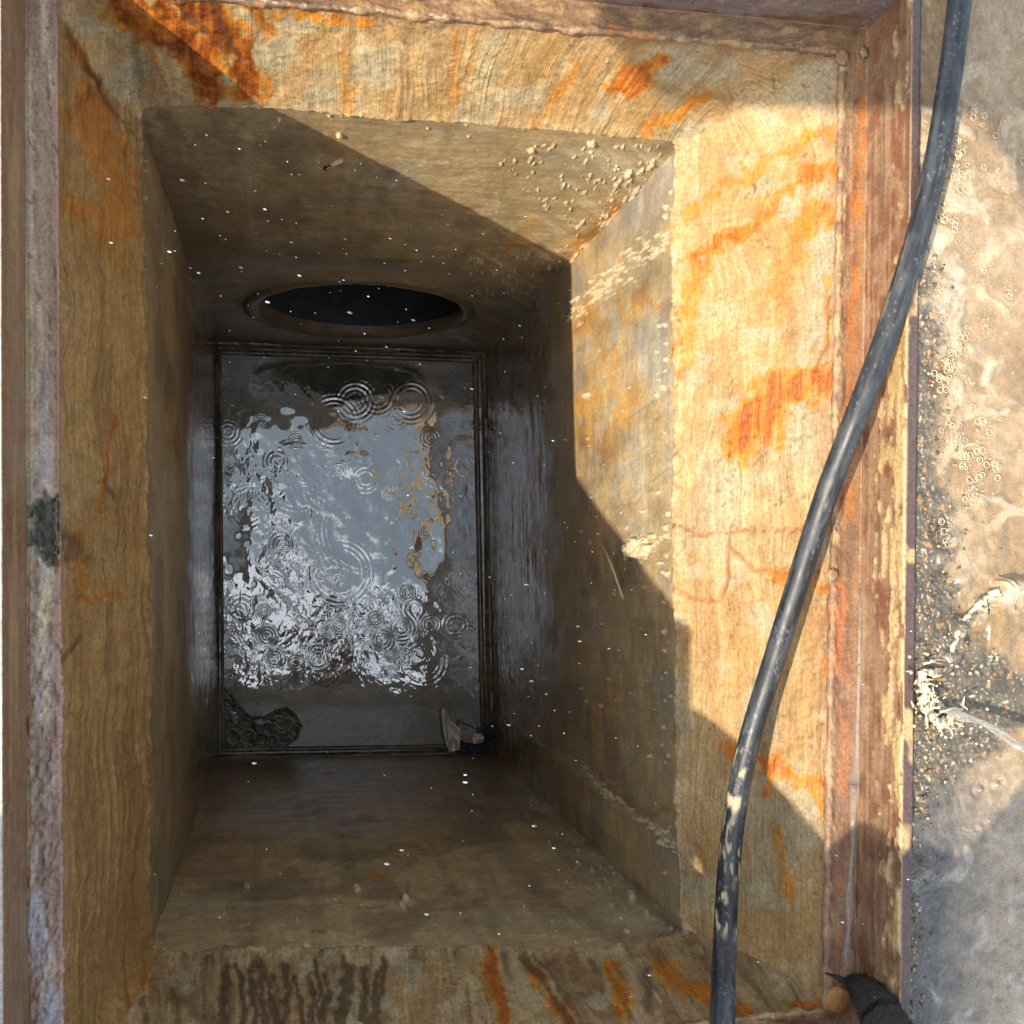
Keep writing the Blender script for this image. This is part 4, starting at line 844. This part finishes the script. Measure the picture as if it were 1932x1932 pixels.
    mb.ball(c+np.array([0,-.01,.035]),(.098,.105,.085),20,12);mb.ball(c+np.array([0,.10,.03]),(.075,.075,.012),16,8)
    h=mb.build('cap',t.m);h.parent=o
    for sx in(-1,1):
        mb=MB();t=bpy.data.materials.get('eye_dark')
        if not t: t=NT('eye_dark').set(Base_Color=(.02,.015,.01),Roughness=.1).m
        mb.ball(c+np.array([sx*.032,.078,-.005]),.011,10,8);e=mb.build('eye',t);e.parent=o
person()
t=NT('shadow_chest_plastic');q=t.pos();t.set(Base_Color=t.mix(t.noise(q,30,5),(.05,.09,.14),(.09,.15,.21)),Roughness=.5);cs_=empty('shadow_chest',(-.640,-.64,-.01));tag(cs_,'tall blue plastic chest added out of view to cast a shadow','shadow chest')  # unseen chest added to throw a shadow on the right wall
def cbox(nm,sx,sy,z0,z1,dx=0,dy=0):
    import bmesh
    b=bmesh.new();bmesh.ops.create_cube(b,size=1)
    for v_ in b.verts: v_.co=Vector((v_.co.x*sx+dx,v_.co.y*sy+dy,z0 if v_.co.z<0 else z1))
    bmesh.ops.bevel(b,geom=b.edges[:],offset=.008,segments=3,affect='EDGES');me=bpy.data.meshes.new(nm);b.to_mesh(me);b.free();o=link(nm,me,t.m,cs_);return o
cbox('shadow_chest_body',.45,.27,0,.56);cbox('shadow_chest_lid',.465,.285,.563,.69);cbox('shadow_chest_latch',.06,.012,.50,.60,0,.1525);cbox('shadow_chest_drawer',.36,.010,.10,.40,0,.143)
# phone held behind the lens, unseen shadow caster added in the other hand
def slab(name,c,ax,ay,sx,sy,th,mat):
    ax=np.array(ax,float);ax/=np.linalg.norm(ax);ay=np.array(ay,float);ay-=ay@ax*ax;ay/=np.linalg.norm(ay);az=np.cross(ax,ay);mb=MB()
    r=min(sx,sy)*.12;ring=[]
    for (qx,qy,a0) in ((1,1,0),(-1,1,90),(-1,-1,180),(1,-1,270)):
        for k in range(6):
            w=math.radians(a0+18*k);ring.append(((sx/2-r)*qx+r*math.cos(w),(sy/2-r)*qy+r*math.sin(w)))
    n=len(ring);V=[];F_=[]
    for s_,zz in ((.97,-.5),(1,-.35),(1,.35),(.97,.5)):
        V+= [ax*x*s_+ay*y*s_+az*th*zz for x,y in ring]
    for l in range(3): F_+=[(l*n+i,l*n+(i+1)%n,(l+1)*n+(i+1)%n,(l+1)*n+i) for i in range(n)]
    F_+=[tuple(range(n))[::-1],tuple(3*n+i for i in range(n))];mb.add(V,F_);o=mb.build(name,mat,None,False);o.location=c;return o
bk=M[:,2] if False else M@np.array([0,0,1.])
t=NT('phone_black');t.set(Base_Color=(.02,.02,.022),Roughness=.2)
pcn=np.array([0,0,CH])+bk*.012+M@np.array([.028,-.06,0])
tag(slab('phone',pcn,M@np.array([1.,0,0]),M@np.array([0,1.,0]),.072,.147,.008,t.m),'black phone held flat over the opening by the squatting person','phone')
t=NT('shade_board_wood');q=t.pos();t.set(Base_Color=t.mix(t.noise(t.vscale(q,(4,60,4)),1,4),(.30,.19,.10),(.44,.30,.17)),Roughness=.7)
tag(slab('shade_board',(-.575,.045,1.172),(1,.03,0),(0,1,0),.57,.30,.012,t.m),'thin wooden board held out flat in the squatting person\'s raised hand','shade_board')  # unseen board added to cast the top right shadow
# ================================================================== light
SD=Vector((.925,.45,-1.)).normalized()
sun=bpy.data.lights.new('sun','SUN');sun.energy=3.3;sun.angle=math.radians(.55);sun.color=(1.,.88,.70);so=bpy.data.objects.new('sun',sun);COL.objects.link(so)
so.rotation_euler=SD.to_track_quat('-Z','Y').to_euler();so.location=(-3,-2,4)
w=bpy.data.worlds.new('World');S.world=w;w.use_nodes=True;nt=w.node_tree;bg=nt.nodes['Background'];sk=nt.nodes.new('ShaderNodeTexSky');sk.sky_type='NISHITA';sk.sun_disc=False;sk.dust_density=2.5;hs=nt.nodes.new('ShaderNodeHueSaturation');hs.inputs['Saturation'].default_value=.62;hs.inputs['Hue'].default_value=.468
sk.sun_elevation=math.asin(-SD.z);sk.sun_rotation=math.atan2(-SD.x,-SD.y);nt.links.new(sk.outputs[0],hs.inputs['Color']);
tc=nt.nodes.new('ShaderNodeTexCoord');cn=nt.nodes.new('ShaderNodeTexNoise');cn.inputs['Scale'].default_value=5.5;cn.inputs['Detail'].default_value=5;nt.links.new(tc.outputs['Generated'],cn.inputs['Vector'])
mr=nt.nodes.new('ShaderNodeMapRange');mr.interpolation_type='SMOOTHSTEP';mr.inputs[1].default_value=.50;mr.inputs[2].default_value=.62;nt.links.new(cn.outputs['Fac'],mr.inputs[0])
cm=nt.nodes.new('ShaderNodeMix');cm.data_type='RGBA';cm.inputs[7].default_value=(6.0,6.4,7.0,1);
vd=nt.nodes.new('ShaderNodeVectorMath');vd.operation='DISTANCE';vd.inputs[1].default_value=(-.005,-.062,.998);nt.links.new(tc.outputs['Generated'],vd.inputs[0])
n2=nt.nodes.new('ShaderNodeTexNoise');n2.inputs['Scale'].default_value=22;n2.inputs['Detail'].default_value=4;nt.links.new(tc.outputs['Generated'],n2.inputs['Vector'])
ad=nt.nodes.new('ShaderNodeMath');ad.operation='MULTIPLY_ADD';nt.links.new(n2.outputs['Fac'],ad.inputs[0]);ad.inputs[1].default_value=.09;nt.links.new(vd.outputs['Value'],ad.inputs[2])
m2=nt.nodes.new('ShaderNodeMapRange');m2.interpolation_type='SMOOTHSTEP';m2.inputs[1].default_value=.075;m2.inputs[2].default_value=.13;m2.inputs[3].default_value=1.;m2.inputs[4].default_value=0.;nt.links.new(ad.outputs[0],m2.inputs[0])
mx=nt.nodes.new('ShaderNodeMath');mx.operation='MAXIMUM';nt.links.new(mr.outputs[0],mx.inputs[0]);nt.links.new(m2.outputs[0],mx.inputs[1])
nt.links.new(mx.outputs[0],cm.inputs[0]);nt.links.new(hs.outputs[0],cm.inputs[6]);nt.links.new(cm.outputs[2],bg.inputs[0]);bg.inputs[1].default_value=.15
# ================================================================== camera
cam=bpy.data.cameras.new('camera');co=bpy.data.objects.new('camera',cam);COL.objects.link(co);cam.sensor_width=36;cam.lens=36*F;cam.clip_start=.01;cam.clip_end=200
from mathutils import Matrix
co.matrix_world=Matrix.Translation((0,0,CH))@Matrix(M.tolist()).to_4x4();S.camera=co
S.view_settings.view_transform='Standard';S.view_settings.look='None';S.view_settings.gamma=1;S.view_settings.use_curve_mapping=False;S.view_settings.exposure=1.15
S.render.resolution_x=S.render.resolution_y=1024
